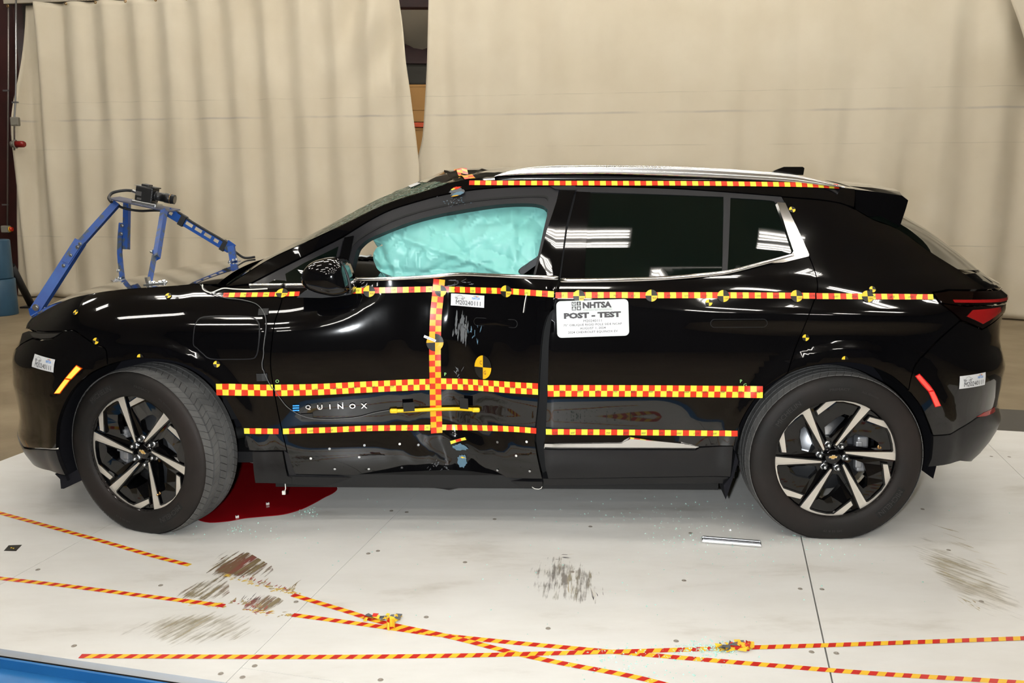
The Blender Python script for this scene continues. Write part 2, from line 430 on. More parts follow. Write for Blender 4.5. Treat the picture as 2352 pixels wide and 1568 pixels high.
# ------------------------------------------------------------------ panel builder on the body surface
def to_qz(poly, dmg=True):
    return [(p[1], p[2]) if isinstance(p[0], str) else hit((p[0], p[1]), dmg) for p in poly]
def area2(P): return sum(P[i][0] * P[(i+1) % len(P)][1] - P[(i+1) % len(P)][0] * P[i][1] for i in range(len(P)))
def inset(P, g):
    n = len(P); out = []
    for i in range(n):
        a, b, c = np.array(P[i-1]), np.array(P[i]), np.array(P[(i+1) % n])
        e1 = b - a; e2 = c - b; l1 = np.linalg.norm(e1); l2 = np.linalg.norm(e2)
        if l1 < 1e-9 or l2 < 1e-9: out.append(tuple(b)); continue
        n1 = np.array([-e1[1], e1[0]]) / l1; n2 = np.array([-e2[1], e2[0]]) / l2
        m = n1 + n2; d = 1 + n1 @ n2
        out.append(tuple(b + (m / max(d, 0.4)) * g))
    return out
def clean(P, tol=0.0008):
    out = []
    for p in P:
        if not out or math.hypot(p[0]-out[-1][0], p[1]-out[-1][1]) > tol: out.append(p)
    if math.hypot(out[0][0]-out[-1][0], out[0][1]-out[-1][1]) < tol: out.pop()
    return out
def grid_cut(P, step):
    bm = bmesh.new(); vs = [bm.verts.new((p[0], p[1], 0)) for p in P]; bm.faces.new(vs)
    if bm.faces[:][0].normal.z == 0: bm.normal_update()
    xs = [p[0] for p in P]; ys = [p[1] for p in P]
    for ax, lo, hi in ((0, min(xs), max(xs)), (1, min(ys), max(ys))):
        n = max(1, int((hi - lo) / step)); 
        for i in range(1, n):
            co = [0, 0, 0]; no = [0, 0, 0]; co[ax] = lo + (hi - lo) * i / n; no[ax] = 1
            bmesh.ops.bisect_plane(bm, geom=bm.verts[:] + bm.edges[:] + bm.faces[:], dist=1e-6, plane_co=co, plane_no=no)
    bmesh.ops.triangulate(bm, faces=[f for f in bm.faces if len(f.verts) > 4])
    bm.normal_update()
    for f in bm.faces:
        if f.normal.z < 0: f.normal_flip()
    bm.verts.index_update()
    V = [(v.co.x, v.co.y) for v in bm.verts]; Fs = [[v.index for v in f.verts] for f in bm.faces]
    B = []
    for e in bm.edges:
        if len(e.link_faces) == 1:
            f = e.link_faces[0]; a, b = e.verts; vv = f.verts[:]; i = vv.index(a)
            B.append((a.index, b.index) if vv[(i+1) % len(vv)] == b else (b.index, a.index))
    bm.free(); return V, Fs, B
def panel_mesh(name, P, mname, off, gap, flange, step, dmg, fn):
    P = clean(P)
    if area2(P) < 0: P = P[::-1]
    if gap: P = inset(P, gap)
    V, Fs, B = grid_cut(P, step)
    f = fn if fn else (lambda q, z: surf(q, z, off, dmg))
    pos = []; nrm = []
    for q, z in V:
        p = np.array(L3(f(q, z))); e = 0.002
        a = np.array(L3(f(q + e, z))) - np.array(L3(f(q - e, z))); b = np.array(L3(f(q, z + e))) - np.array(L3(f(q, z - e)))
        n = np.cross(a, b); l = np.linalg.norm(n); n = n / l if l > 1e-12 else np.array([0, -1.0, 0]); pos.append(p); nrm.append(n)
    nv = len(pos); verts = list(pos); faces = [list(x) for x in Fs]; nf = len(faces)
    if flange:
        idx = {}
        for a, b in B:
            for k in (a, b):
                if k not in idx:
                    idx[k] = len(verts); verts.append(pos[k]); verts.append(pos[k] - nrm[k] * flange)
        for a, b in B: faces.append([idx[a], idx[a] + 1, idx[b] + 1, idx[b]])
    me = bpy.data.meshes.new(name); me.from_pydata([tuple(v) for v in verts], [], faces); me.update()
    me.materials.append(MATS[mname]); me.polygons.foreach_set('use_smooth', [i < nf for i in range(len(faces))])
    cn = []
    for pl in me.polygons:
        for vi in pl.vertices: cn.append(tuple(nrm[vi]) if pl.index < nf else (0, 0, 0))
    me.normals_split_custom_set(cn)
    return me
def panel(name, poly, mname, parent, off=0.0, gap=0.0022, flange=0.018, step=0.04, dmg=True, fn=None, far=None, label=None):
    me = panel_mesh(name, to_qz(poly, dmg), mname, off, gap, flange, step, dmg, fn)
    o = bpy.data.objects.new(name, me); COL.objects.link(o); o.parent = parent
    if label: o['label'] = label
    if far:
        if far == 'clean': me = panel_mesh(name, to_qz(poly, True), mname, off, gap, flange, step, False, None)
        c = bpy.data.objects.new(name, me); COL.objects.link(c); c.parent = CAR if parent is not None else None; c.scale = (1, -1, 1)
    return o
def surf_n(q, z, off=0.0):
    e = 0.002; p = np.array(L3(surf(q, z)))
    a = np.array(L3(surf(q + e, z))) - np.array(L3(surf(q - e, z))); b = np.array(L3(surf(q, z + e))) - np.array(L3(surf(q, z - e)))
    n = np.cross(a, b); n /= np.linalg.norm(n); return p + n * off
def decal(name, V2, Fs, px, m, parent, rot=0.0, off=0.003, mi=None, label=None, dpx=(0, 0), flat=False):
    q0, z0 = hit(px); e = 0.005
    mq = np.linalg.norm(surf(q0 + e, z0) - surf(q0 - e, z0)) / (2*e); mz = np.linalg.norm(surf(q0, z0 + e) - surf(q0, z0 - e)) / (2*e)
    c, s = math.cos(rot), math.sin(rot)
    if flat:
        P0 = surf_n(q0, z0, off); dx = surf_n(q0 + e, z0, off) - surf_n(q0 - e, z0, off); dx /= np.linalg.norm(dx)
        dz = surf_n(q0, z0 + e, off) - surf_n(q0, z0 - e, off); dz -= dx * (dx @ dz); dz /= np.linalg.norm(dz)
        vs = [P0 + dx * (x*c - y*s) + dz * (x*s + y*c) for x, y in V2]
    else:
        vs = [surf_n(q0 + (x*c - y*s) / mq, z0 + (x*s + y*c) / mz, off) for x, y in V2]
    o = obj(name, vs, Fs, m, parent, mi=mi)
    if label: o['label'] = label
    return o
def grid2(w, h, nx, ny):
    V = [(-w/2 + w*i/nx, -h/2 + h*j/ny) for j in range(ny + 1) for i in range(nx + 1)]
    return V, [(j*(nx+1)+i, j*(nx+1)+i+1, (j+1)*(nx+1)+i+1, (j+1)*(nx+1)+i) for j in range(ny) for i in range(nx)]
def rrect(w, h, r, n=5):
    out = []
    for cx, cy, a0 in ((w/2-r, h/2-r, 0), (-w/2+r, h/2-r, 90), (-w/2+r, -h/2+r, 180), (w/2-r, -h/2+r, 270)):
        for k in range(n + 1):
            a = R(a0 + 90*k/n); out.append((cx + r*math.cos(a), cy + r*math.sin(a)))
    return out
# ------------------------------------------------------------------ the car
CAR = empty('crash_tested_car', CAR_O, (0, 0, -YAW))
tag(CAR, 'black five-door electric SUV with crushed driver door standing on the white platform', 'car')
ARCH_F = [(152, 1091), (139.5, 1065), (129, 1031), (132, 975), (148, 927), (172, 889), (207, 858), (248, 838), (296, 826), (344, 824), (396, 829), (444, 845), (482, 869), (510, 900), (537, 948), (558, 986), (572, 1034), (582, 1082), (586, 1110)]
ARCH_R = [(1676, 1112), (1681, 1070), (1686, 1026), (1699, 975), (1728, 924), (1760, 889), (1805, 860), (1856, 842), (1907, 834), (1952, 833), (2000, 842), (2048, 863), (2086, 895), (2115, 933), (2134, 975), (2143, 1016), (2140, 1052), (2131, 1073)]
CREASE = [(80, 729), (110, 709), (150, 690), (174, 682), (230, 671), (283, 664), (340, 660), (400, 656), (446, 652)]
BUMP_SEAM = [(147, 760), (169, 758), (190, 772), (216, 789), (241, 800), (246, 822), (247, 838)]
DOOR_F = [(652, 654), (646, 695), (631, 740), (624, 790), (621.5, 840), (630, 899), (644, 972), (661, 1042), (677, 1089)]
DOOR_R = [(1283, 642), (1278, 665), (1272, 700), (1256, 730), (1246, 770), (1240, 840), (1238, 880), (1235, 934), (1229, 1014), (1246, 1100)]
RD_F = [(1285, 642), (1281, 680), (1268, 720), (1260, 780), (1258, 840), (1257, 882), (1252, 993), (1247, 1028)]
RD_R = [(1858, 588), (1869, 615), (1877, 645), (1877, 668), (1870, 690), (1850, 743), (1826, 802), (1809, 857)]
PILLAR = [(518, 658), (568, 626), (625, 592), (716, 550), (790, 515), (888, 468), (987, 436), (1045, 416), (1135, 407), (1340, 402), (1596, 409), (1798, 419), (1900, 427), (1964, 434)]
GUT = [(572, 652), (640, 617), (716, 579), (790, 541), (845, 508), (899, 481), (970, 459), (1018, 447), (1089, 435), (1185, 428), (1321, 426), (1509, 431), (1654, 439.5), (1795, 451)]
# --- front end
BUMP = panel('front_bumper', [('q', qmin(.72), .725), ('q', UF_S - .95, .728), (74, 778), (95, 781), (117, 780), (132, 771)] + spl(BUMP_SEAM, 3) + spl(ARCH_F[2:8][::-1], 4)[:-1]
      + [(129, 1031), (52, 1025), ('q', UF_S - .9, .365), ('q', qmin(.365), .365)], 'paint', CAR, far=True)
panel('front_lip', [(130, 1033), (139.5, 1065), (152, 1091), (114, 1080), ('q', UF_S - .72, .225), ('q', UF_S - 1.0, .235), ('q', qmin(.24), .24), ('q', qmin(.36), .36), ('q', UF_S - .9, .36), (56, 1028)], 'cladding', CAR, off=.004, far=True)
HL = panel('headlamp', [('q', qmin(.80), .805), ('q', UF_S - .95, .80), (66, 759), (100, 762), (145, 761), (131, 771), (117, 779), (95, 780), (74, 777), ('q', UF_S - .95, .73), ('q', qmin(.73), .728)], 'piano', CAR, off=-.004, far=True)
panel('lamp_lens', [(68, 763), (105, 766), (136, 765), (126, 772), (116, 776), (95, 777), (76, 774)], 'lamp_clear', HL, off=.001, gap=0, flange=.004)
FENDER = panel('fender', spl(CREASE, 3) + [(470, 653), (518, 660), (560, 655)] + spl(DOOR_F[:8], 4)[:-1] + [(659, 1035), (579, 1035)] + spl(ARCH_F[7:17][::-1], 4) + spl(BUMP_SEAM[::-1], 3)
      + [(100, 761), (66, 757), (70, 743)], 'paint', CAR, far=True, step=.022)
# charge port door in the fender: dark joint ring and lid
cdo = [(444, 790), (446, 757), (452, 738), (468, 727), (520, 725), (566, 726), (586, 731), (596, 746), (596, 775), (593, 803), (588, 818), (577, 824), (530, 825), (484, 824), (466, 812), (452, 799)]
cd_ = panel('charge_port_door', spl(cdo, 3, True), 'paint', FENDER, off=.003, gap=.003, flange=.005)
panel('door_joint', spl(cdo, 3, True), 'satin', FENDER, off=.0012, gap=-.0015, flange=.004)
panel('rocker_end', [(579, 1036), (650, 1036), (661, 1092), (672, 1097), (672, 1112), (586, 1109)], 'cladding', CAR, off=.002, far=True)
# --- A pillar and cant rail, quarter panel
PIL = panel('roof_side_rail', spl(PILLAR, 4) + [(1962, 476)] + spl([(1930, 466), (1880, 458), (1795, 451.5)], 3) + spl(GUT[::-1], 4), 'paint', CAR, far=True, step=.035)
QP = panel('quarter_panel', spl([(1796, 452), (1880, 459), (1930, 467), (1962, 480)], 3) + spl([(1966, 481), (2007, 505), (2063, 526), (2133, 576), (2200, 618)], 3)
      + [(2214, 628), (2255, 640), (2285, 654), (2285, 664), (2178, 665), (2142, 671), (2160, 696), (2206, 735)] + spl([(2206, 735), (2160, 775), (2130, 806), (2103, 836), (2092, 870), (2087, 896)], 3)
      + spl(ARCH_R[6:13][::-1], 4) + spl(RD_R[::-1], 4) + [(1802, 466)], 'paint', CAR, far=True, step=.022)
RB = panel('rear_bumper', spl([(2087, 897), (2092, 870), (2103, 838), (2130, 808), (2160, 777), (2206, 737)], 3) + [(2255, 757), (2299, 725), ('q', uR_s(.9) + .95, .955), ('q', qmax(.95), .95), ('q', qmax(.47), .47),
      ('q', uR_s(.5) + .92, .47), (2282, 936), (2243, 959), (2182, 997), (2143, 1000)] + spl(ARCH_R[12:15][::-1], 4), 'paint', CAR, far=True)
panel('rear_valance', [(2143, 1001), (2182, 998), (2243, 960), (2282, 937), ('q', uR_s(.5) + .93, .465), ('q', qmax(.465), .465), ('q', qmax(.26), .26), ('q', uR_s(.25) + .75, .24), (2205, 1059), (2131, 1073), (2140, 1052), (2143, 1016)], 'cladding', CAR, off=-.002, far=True)
panel('rear_reflector', [(2243, 957), (2262, 946), (2284, 934), (2286, 944), (2265, 955)], 'lamp_red', RB, off=.002, gap=0, flange=.006)
panel('tailgate_panel', [(2216, 629), (2255, 641), (2285, 655), (2286, 663), ('q', uR_s(1.0) + .95, 1.05), ('q', qmax(1.04), 1.05), ('q', qmax(1.1), 1.12), ('q', uR_s(1.1) + .9, 1.12)], 'paint', CAR, off=-.001, far=True)
TL = panel('tail_lamp', [(2142, 672), (2178, 666), (2288, 665), ('q', uR_s(1.0) + .95, 1.045), ('q', qmax(1.04), 1.04), ('q', qmax(.98), .985), ('q', uR_s(1.) + .95, .985), (2295, 697), (2217, 701), (2178, 698), (2160, 695)], 'lamp_smoke', CAR, off=.010, far=True)
panel('light_bar', [(2186, 687), (2296, 685), ('q', uR_s(1.0) + .95, 1.014), ('q', uR_s(1.0) + .95, 1.002), (2297, 692), (2190, 693.5)], 'lamp_red', TL, off=.0125, gap=0, flange=.006)
TL2 = panel('tail_lamp', [(2164, 698), (2217, 703), (2295, 699), ('q', uR_s(1.) + .95, .98), ('q', uR_s(1.) + .95, .955), (2299, 723), (2255, 755), (2207, 735)], 'lamp_smoke', CAR, off=.006, far=True)
panel('lamp_lens', [(2219, 726), (2233, 711), (2296, 704), (2298, 714), (2256, 743)], 'lamp_red', TL2, off=.0085, gap=0, flange=.006)
# --- front door (crushed)
FD = panel('front_door', [(652, 654), (700, 657), (808, 645)] + spl([(808, 645), (900, 640), (990, 634), (1052, 628), (1130, 632), (1210, 637), (1283, 642)], 3)[1:] + spl(DOOR_R, 3)[1:] + [(1180, 1098), (1003, 1094), (850, 1091), (677, 1089)] + spl(DOOR_F[::-1], 4)[1:-1],
      'paint', CAR, step=.028, far='clean')
FD['label'] = 'front door crushed inwards by the pole'
def trim_bar(pxs, parent, hb, dp=.008, name='belt_trim', label=None, n=10):
    P = [hit(p) for p in spl(pxs, 5)]; V = []
    for i, (q, z) in enumerate(P):
        a = np.array(P[max(0, i-1)]); b = np.array(P[min(len(P)-1, i+1)]); t = (b - a) / np.linalg.norm(b - a); k = hb if not isinstance(hb, tuple) else hb[0] + (hb[1] - hb[0]) * i / (len(P) - 1)
        for j in range(n):
            an = 2 * math.pi * j / n; V.append(surf_n(q - t[1] * k * math.cos(an), z + t[0] * k * math.cos(an), .003 + dp * math.sin(an)))
    o = obj(name, V, [(i*n+j, i*n+(j+1) % n, (i+1)*n+(j+1) % n, (i+1)*n+j) for i in range(len(P)-1) for j in range(n)] + [list(range(n)), list(range((len(P)-1)*n, len(P)*n))[::-1]], 'chrome', parent, sm=True)
    if label: o['label'] = label
    return o
trim_bar([(806, 642), (900, 639.5), (985, 635), (1052, 629), (1130, 632), (1210, 636), (1282, 639)], FD, .0085, label='dented chrome strip below the front window')
trim_bar([(655, 656), (700, 655.5), (760, 654)], FD, .0045)
trim_bar([(573, 656.5), (610, 656), (650, 656)], FENDER, (.003, .0045))
WFR = spl([(1225, 632), (1235, 590), (1248, 530), (1258, 487), (1254, 478), (1246, 472), (1220, 467), (1161, 468), (1089, 477), (1018, 490), (947, 508), (875, 536), (844, 550), (826, 565), (816, 582), (803, 637)], 3)
FTOP = [(786, 547), (845, 510), (899, 483), (970, 461), (1018, 449), (1089, 437), (1185, 430), (1286, 428)]
panel('window_frame', spl(FTOP, 4) + [(1284, 436), (1240, 633), (1225, 632)] + WFR[1:-1] + [(803, 638), (790, 636), (800, 590)], 'satin', FD, off=-.006, gap=0, flange=.03, step=.03)
panel('weather_strip', spl([(800, 577), (820, 548), (899, 505), (1000, 474), (1100, 457), (1200, 449), (1252, 449), (1260, 458)], 3) + spl([(1258, 462), (1250, 453), (1200, 453), (1100, 461), (1000, 478), (899, 509), (822, 552), (803, 579)], 3), 'under', FD, off=-.003, gap=0, flange=.01, step=.03)
panel('pillar_trim', [(1287, 435), (1322, 434), (1300, 520), (1284, 642), (1229, 633), (1255, 530)], 'piano', FD, off=0, gap=.001, flange=.02)
panel('frame_cap', [(1264, 427.5), (1321, 426.5), (1325, 436), (1286, 435), (1275, 434)], 'satin', FD, off=.003, gap=0, flange=.02)
SAIL = panel('sail_frame', [(576, 653), (640, 620), (716, 582), (788, 546), (776, 600), (768, 652), (650, 653)], 'satin', FD, off=-.004, gap=0, flange=.02)
panel('corner_glass', [(616, 650), (700, 603), (777, 566), (770, 595), (762, 650)], 'glass_dark', SAIL, off=-.002, gap=0, flange=.004)
panel('pillar_trim', [(791, 545), (812, 541), (806, 575), (800, 600), (786, 640), (776, 640), (780, 590)], 'piano', FD, off=-.001, gap=0, flange=.02)
# --- rear door
RD = panel('rear_door', [(1285, 642), (1450, 646), (1596, 640), (1674, 629), (1857, 587)] + spl(RD_R, 4)[1:] + spl(ARCH_R[2:7][::-1], 4)[1:] + [(1684, 1024), (1606, 1026), (1564, 1016), (1447, 1004), (1426, 1016), (1250, 1017)] + spl(RD_F[::-1], 4)[1:-1], 'paint', CAR, far=True, step=.022)
panel('door_trim', [(1251, 1018), (1427, 1017), (1447, 1005), (1500, 1010), (1564, 1017), (1605, 1025.5), (1598, 1031.5), (1250, 1030)], 'chrome', RD, gap=0, flange=.014, label='chrome strip along the door bottom', fn=lambda q, z: surf(q, z, .012 + (z - .435) * .42))
panel('door_cladding', [(1249, 1031), (1598, 1032.5), (1606, 1027), (1683, 1024), (1677, 1094), (1259, 1098), (1252, 1070)], 'cladding', RD, off=.006, gap=.001, flange=.02)
trim_bar([(1287, 644.5), (1400, 643.5), (1509, 640), (1600, 633.5), (1672, 625), (1760, 603), (1822, 586)], RD, (.0095, .0075), label='chrome strip below the rear window')
panel('belt_trim', [(1822, 576), (1784, 464), (1802.6, 465.5), (1857.5, 584), (1856, 588), (1800, 602), (1770, 604), (1815, 587)], 'chrome', RD, off=.006, gap=0, flange=.014, label='chrome window corner')
XX = lambda *a, **k: None
XX('belt_trim', [(1286, 639), (1400, 638.5), (1509, 633), (1625, 625.5), (1671, 620.5), (1815, 580.5), (1822, 575), (1784, 464), (1802.6, 465.5), (1857.5, 584), (1856, 588), (1674, 630), (1596, 641), (1451, 649), (1286, 650)], 'chrome', RD, off=.007, gap=0, flange=.014, label='chrome window surround')
panel('window_frame', spl([(1321, 428), (1509, 432.5), (1654, 441), (1795, 452)], 3) + [(1803, 466), (1781, 466)] + spl([(1781, 466), (1768, 460), (1677, 454), (1662, 452), (1509, 446), (1357, 441), (1322, 439)], 3)[1:], 'satin', RD, off=-.002, gap=0, flange=.025)
panel('window_post', [(1662, 451), (1678, 453), (1671, 622), (1659, 624)], 'satin', RD, off=-.001, gap=0, flange=.02)
panel('pillar_trim', [(1324, 439), (1357, 440.5), (1347, 560), (1343, 638), (1287, 640), (1302, 530)], 'piano', RD, off=-.001, gap=.001, flange=.02)
panel('window_glass', [(1356, 440), (1509, 445), (1663, 451), (1661, 626), (1509, 636), (1343, 640), (1347, 560)], 'glass_dark', RD, off=-.007, gap=0, flange=.004, far=True)
panel('quarter_glass', [(1676, 452), (1770, 459), (1786, 467), (1823, 576), (1815, 582), (1670, 623)], 'glass_dark', RD, off=-.007, gap=0, flange=.004, far=True)
panel('body_pillar', [(1252, 436), (1362, 442), (1352, 560), (1345, 640), (1240, 640), (1262, 540)], 'under', CAR, off=-.045, gap=0, flange=.02, far=True)
# --- sills
panel('side_sill', [(664, 1094), (860, 1096), (1003, 1101), (1031, 1103), (1100, 1101), (1246, 1106), (1246, 1119), (1090, 1119), (1031, 1125), (968, 1119), (670, 1112)], 'cladding', CAR, off=.0, gap=0, flange=.05, step=.03)
panel('side_sill', [(1247, 1101), (1674, 1098), (1673, 1113), (1250, 1116)], 'cladding', CAR, off=-.012, gap=0, flange=.05)
panel('sill_lip', [(652, 1036), (661, 1042), (679, 1091), (1000, 1096), (1000, 1099), (664, 1096)], 'satin', CAR, off=-.006, gap=0, flange=.02)
# ------------------------------------------------------------------ top surfaces (bonnet, windscreen, roof, rear window)
def edge3(pxs, n): return resample([surf(*hit(p)) for p in spl(pxs, 4)], n)
def patch(name, E, C, mname, parent, ns=17, power=2.0, warp=None, thick=0.0, drop=0.0):
    n = len(E); V = []
    for i in range(n):
        for j in range(ns):
            s = -1 + 2*j/(ns - 1); k = 1 - abs(s) ** power
            p = np.array([E[i][0] + (C[i][0] - E[i][0]) * k, s * E[i][1], E[i][2] + (C[i][2] - E[i][2]) * k])
            if warp: p = warp(p, i / (n - 1), s)
            V.append(L3(p))
    Fs = [(i*ns+j, (i+1)*ns+j, (i+1)*ns+j+1, i*ns+j+1) for i in range(n - 1) for j in range(ns - 1)]
    return obj(name, V, Fs, mname, parent, sm=True)
def ctr(pxs, n, w=0.0): return resample([at_w(p, w) for p in spl(pxs, 4)], n)
HOOD_E = edge3([(66, 752)] + CREASE + [(470, 652), (500, 652)], 30)
HOOD_C = resample(spl([(-3.835, 0, .80), (-3.825, 0, .845), (-3.77, 0, .90), (-3.66, 0, .955), (-3.5, 0, 1.010), (-3.3, 0, 1.058), (-3.1, 0, 1.09), (-2.9, 0, 1.115), (-2.70, 0, 1.135)], 4), 30)
BON = patch('bonnet', HOOD_E, HOOD_C, 'paint', CAR, ns=29, power=2.4)
WS_E = edge3([(518, 657), (568, 625), (625, 591), (716, 549), (790, 514), (888, 467), (987, 435), (1030, 420)], 26)
WS_C = ctr([(572, 624), (625, 588), (691, 552), (753, 519), (790, 500), (851, 468), (913, 438), (960, 417)], 26, 0.1)
def ws_warp(p, t, s):
    k = smooth((t - .35) / .5) * smooth((s + 1.0) / 0.3) * (1 - abs(s)) ** .3
    d = noise.noise(Vector((p[0]*5, p[1]*5, 3))) * .02 + noise.noise(Vector((p[0]*14, p[1]*14, 7))) * .008
    p[2] += k * d * (1 if s > -.2 else .3); return p
WS = patch('windscreen', WS_E, WS_C, 'cracked_glass', CAR, ns=33, warp=ws_warp)
ROOF_E = edge3(PILLAR[7:], 34)
RC = ROOF_E.copy()
for i in range(34): RC[i][2] += 0.055 - 0.012 * (i / 33); RC[i][0] += -0.10 * (1 - i/33) ** 3 + 0.02 * (i/33)**4
def roof_warp(p, t, s):
    k = smooth((.22 - t) / .22) * smooth((s - .1) / .5)
    p[2] += k * (0.018 * math.sin(p[1] * 26 + p[0] * 20) + .008 * math.sin(p[0] * 60)) * (1 - abs(s)) ** .4; return p
ROOF = patch('roof', ROOF_E, RC, 'paint', CAR, ns=33, warp=roof_warp)
# windscreen header between glass and roof
HD_E = np.stack([WS_E[-1] * (1 - k) + ROOF_E[0] * k for k in np.linspace(-.05, 1, 5)]); HD_C = np.stack([WS_C[-1] * (1 - k) + RC[0] * k for k in np.linspace(-.05, 1, 5)])
patch('roof_header', HD_E, HD_C, 'paint', CAR, ns=33, warp=lambda p, t, s: np.array([p[0], p[1], p[2] + .012 * math.sin(p[1] * 21) * smooth(s) * math.sin(t * math.pi)]))
RG_E = edge3([(1995, 500), (2063, 526), (2133, 576), (2200, 618)], 16); RG_C = ctr([(2030, 478), (2071, 503), (2113, 531), (2161, 568), (2208, 610)], 16)
patch('rear_window', RG_E, RG_C, 'glass_dark', CAR)
TG_E = edge3([(2198, 618), (2216, 629), (2255, 641), (2284, 655)], 10); TG_C = ctr([(2208, 609), (2240, 618), (2273, 629), (2300, 646)], 10, 0.25)
patch('tailgate_top', TG_E, TG_C, 'paint', CAR)
# rear spoiler
SP_T = [at_w(p, .585) for p in [(1964, 435), (2010, 440), (2071, 449), (2085, 460), (2080, 478), (2065, 523), (2050, 519), (2007, 504), (1964, 480)]]
mb = MB(); rows = []
for s in np.linspace(-1, 1, 15):
    k = 1 - abs(s) ** 3; rows.append([L3((p[0] + (0.06 if p[0] > .2 else -.02) * k, s * .59, p[2] + .045 * k)) for i, p in enumerate(SP_T)])
V = [p for r in rows for p in r]; n = len(SP_T)
mb.add(V, [(j*n+i, j*n+(i+1) % n, (j+1)*n+(i+1) % n, (j+1)*n+i) for j in range(14) for i in range(n)] + [list(range(n))[::-1], list(range(14*n, 15*n))])
mb.build('rear_spoiler', 'paint', CAR)
# antenna fin
A = [at_w(p, 0.0) for p in [(1765, 402), (1778, 391), (1800, 383), (1843, 383), (1847, 386), (1842, 402)]]
mb = MB(); mb.add([L3((p[0], w * (.022 if i in (0, 5) else .012 if i in (1,) else .006), p[2])) for w in (1, -1) for i, p in enumerate(A)], [list(range(6)), list(range(11, 5, -1))] + [(i, 6+i, 6+(i+1) % 6, (i+1) % 6) for i in range(6)])
mb.build('antenna_fin', 'piano', CAR)
# roof rails (near one measured, far one its mirror)
rt = resample([at_w(p, .625) for p in spl([(1136, 405), (1161, 394), (1208, 385), (1256, 381), (1364, 379.5), (1509, 381), (1654, 387), (1798, 398), (1850, 407), (1900, 420), (1935, 429)], 4)], 46)
rb = resample([at_w(p, .645) for p in spl([(1136, 406), (1185, 402), (1340, 400.5), (1422, 401), (1596, 408), (1683, 412.5), (1798, 418.5), (1900, 427), (1936, 430.5)], 4)], 46)
for sgn in (1, -1):
    V = []
    for a, b in zip(rt, rb):
        m = (a + b) / 2; h = (a[2] - b[2])
        for dw, dz in ((.012, .5), (.024, .40), (.030, .15), (.024, .02), (.026, -.05), (.024, -.5), (-.024, -.5), (-.026, .1), (-.012, .46)):
            V.append(L3((m[0], sgn * (.632 + dw), m[2] + dz * h)))
    n = 9; Fs = [(i*n+k, i*n+(k+1) % n, (i+1)*n+(k+1) % n, (i+1)*n+k) for i in range(45) for k in range(n)] + [list(range(n)), list(range(45*n, 46*n))[::-1]]
    if sgn > 0: Fs = [f[::-1] for f in Fs]
    o = obj('roof_rail', V, Fs, 'brushed', CAR, sm=True)
# ------------------------------------------------------------------ inside: underbody, liners, cabin
mb = MB(); mb.box((-1.45, 0, .245), (4.0, 1.05, .10)); mb.box((-1.47, 0, .225), (1.95, 1.74, .06))
mb.build('underbody', 'under', CAR)
def liner(uc, zc, r, w0, w1, a0, a1, n=24):
    V = []; 
    for k in range(n + 1):
        a = R(a0 + (a1 - a0) * k / n)
        for w in (w0, w1): V.append(L3((uc + r*math.cos(a), w, zc + r*math.sin(a))))
    b = len(V); V += [L3((uc + r*math.cos(R(a0 + (a1 - a0) * k / n)), w1, zc + r*math.sin(R(a0 + (a1 - a0) * k / n)))) for k in range(n + 1)]
    return V, [(2*k, 2*k+1, 2*k+3, 2*k+2) for k in range(n)] + [list(range(b, b + n + 1))]
for uc, r in ((-2.965, .455), (0.0, .43)):
    for sg in (1, -1):
        V, Fs = liner(uc, .36, r, sg * (.84 if uc < -1 else .90), sg * .45, -20 if uc < -1 else -13, 200 if uc < -1 else 190); obj('wheel_liner', V, Fs, 'liner', CAR, sm=False)
# flat flap ahead of the front wheel and mud flap ahead of the rear wheel
mb = MB(); P = [at_w(p, .82) for p in [(126, 1088), (152, 1093), (200, 1065), (215, 1090), (147, 1122), (140, 1122), (138, 1100)]]
mb.add([L3(p) for p in P] + [L3((p[0] + .004, p[1] - .04, p[2])) for p in P], [list(range(7)), list(range(13, 6, -1))] + [(i, 7+i, 7+(i+1) % 7, (i+1) % 7) for i in range(7)]); mb.build('air_deflector', 'liner', CAR)
P = [at_w(p, .93) for p in [(1662, 1114), (1679, 1094), (1690, 1040), (1696, 1060), (1683, 1100), (1667, 1147)]]
mb = MB(); mb.add([L3(p) for p in P] + [L3((p[0] + .01, p[1] - .16, p[2])) for p in P], [list(range(6)), list(range(11, 5, -1))] + [(i, 6+i, 6+(i+1) % 6, (i+1) % 6) for i in range(6)]); mb.build('mud_flap', 'liner', CAR)
# cabin tub, dash, seats, wheel
for sg in (1, -1):
    V = []; us = np.linspace(-2.48, -.42, 24)
    for u in us:
        for z in (.24, .45, .70, .90, 1.0, 1.03): V.append(L3((u, sg * (halfw(u, z, sg > 0) - .085), z)))
    obj('door_card', V, [(i*6+j, (i+1)*6+j, (i+1)*6+j+1, i*6+j+1) for i in range(23) for j in range(5)], 'under', CAR, sm=True)
mb = MB(); mb.box((-1.3, 0, .30), (2.9, 1.55, .05)); mb.box((.25, 0, .75), (.9, 1.15, .05)); mb.build('cabin_floor', 'interior', CAR)
mb = MB(); pr = [(-2.72, .75), (-2.66, 1.02), (-2.35, 1.06), (-2.12, 1.05), (-2.05, .98), (-2.10, .80), (-2.3, .5), (-2.72, .45)]
mb.prism(pr, lambda x, z: (x, -.70, z), lambda x, z: (x, .70, z)); mb.build('dashboard', 'interior', CAR)
mb = MB(); M = Matrix.Rotation(R(68), 4, 'Y')
mb.lathe([(.185 + .016*math.cos(a), .016*math.sin(a)) for a in np.linspace(0, 2*math.pi, 9)[:-1]], 32, 'Z', closed=True, M=Matrix.Translation((-1.95, -.38, .93)) @ M)
mb.box((-1.96, -.38, .93), (.05, .16, .12), bev=.015); mb.box((-1.97, -.38, .93), (.03, .36, .035)); mb.build('steering_wheel', 'interior', CAR)
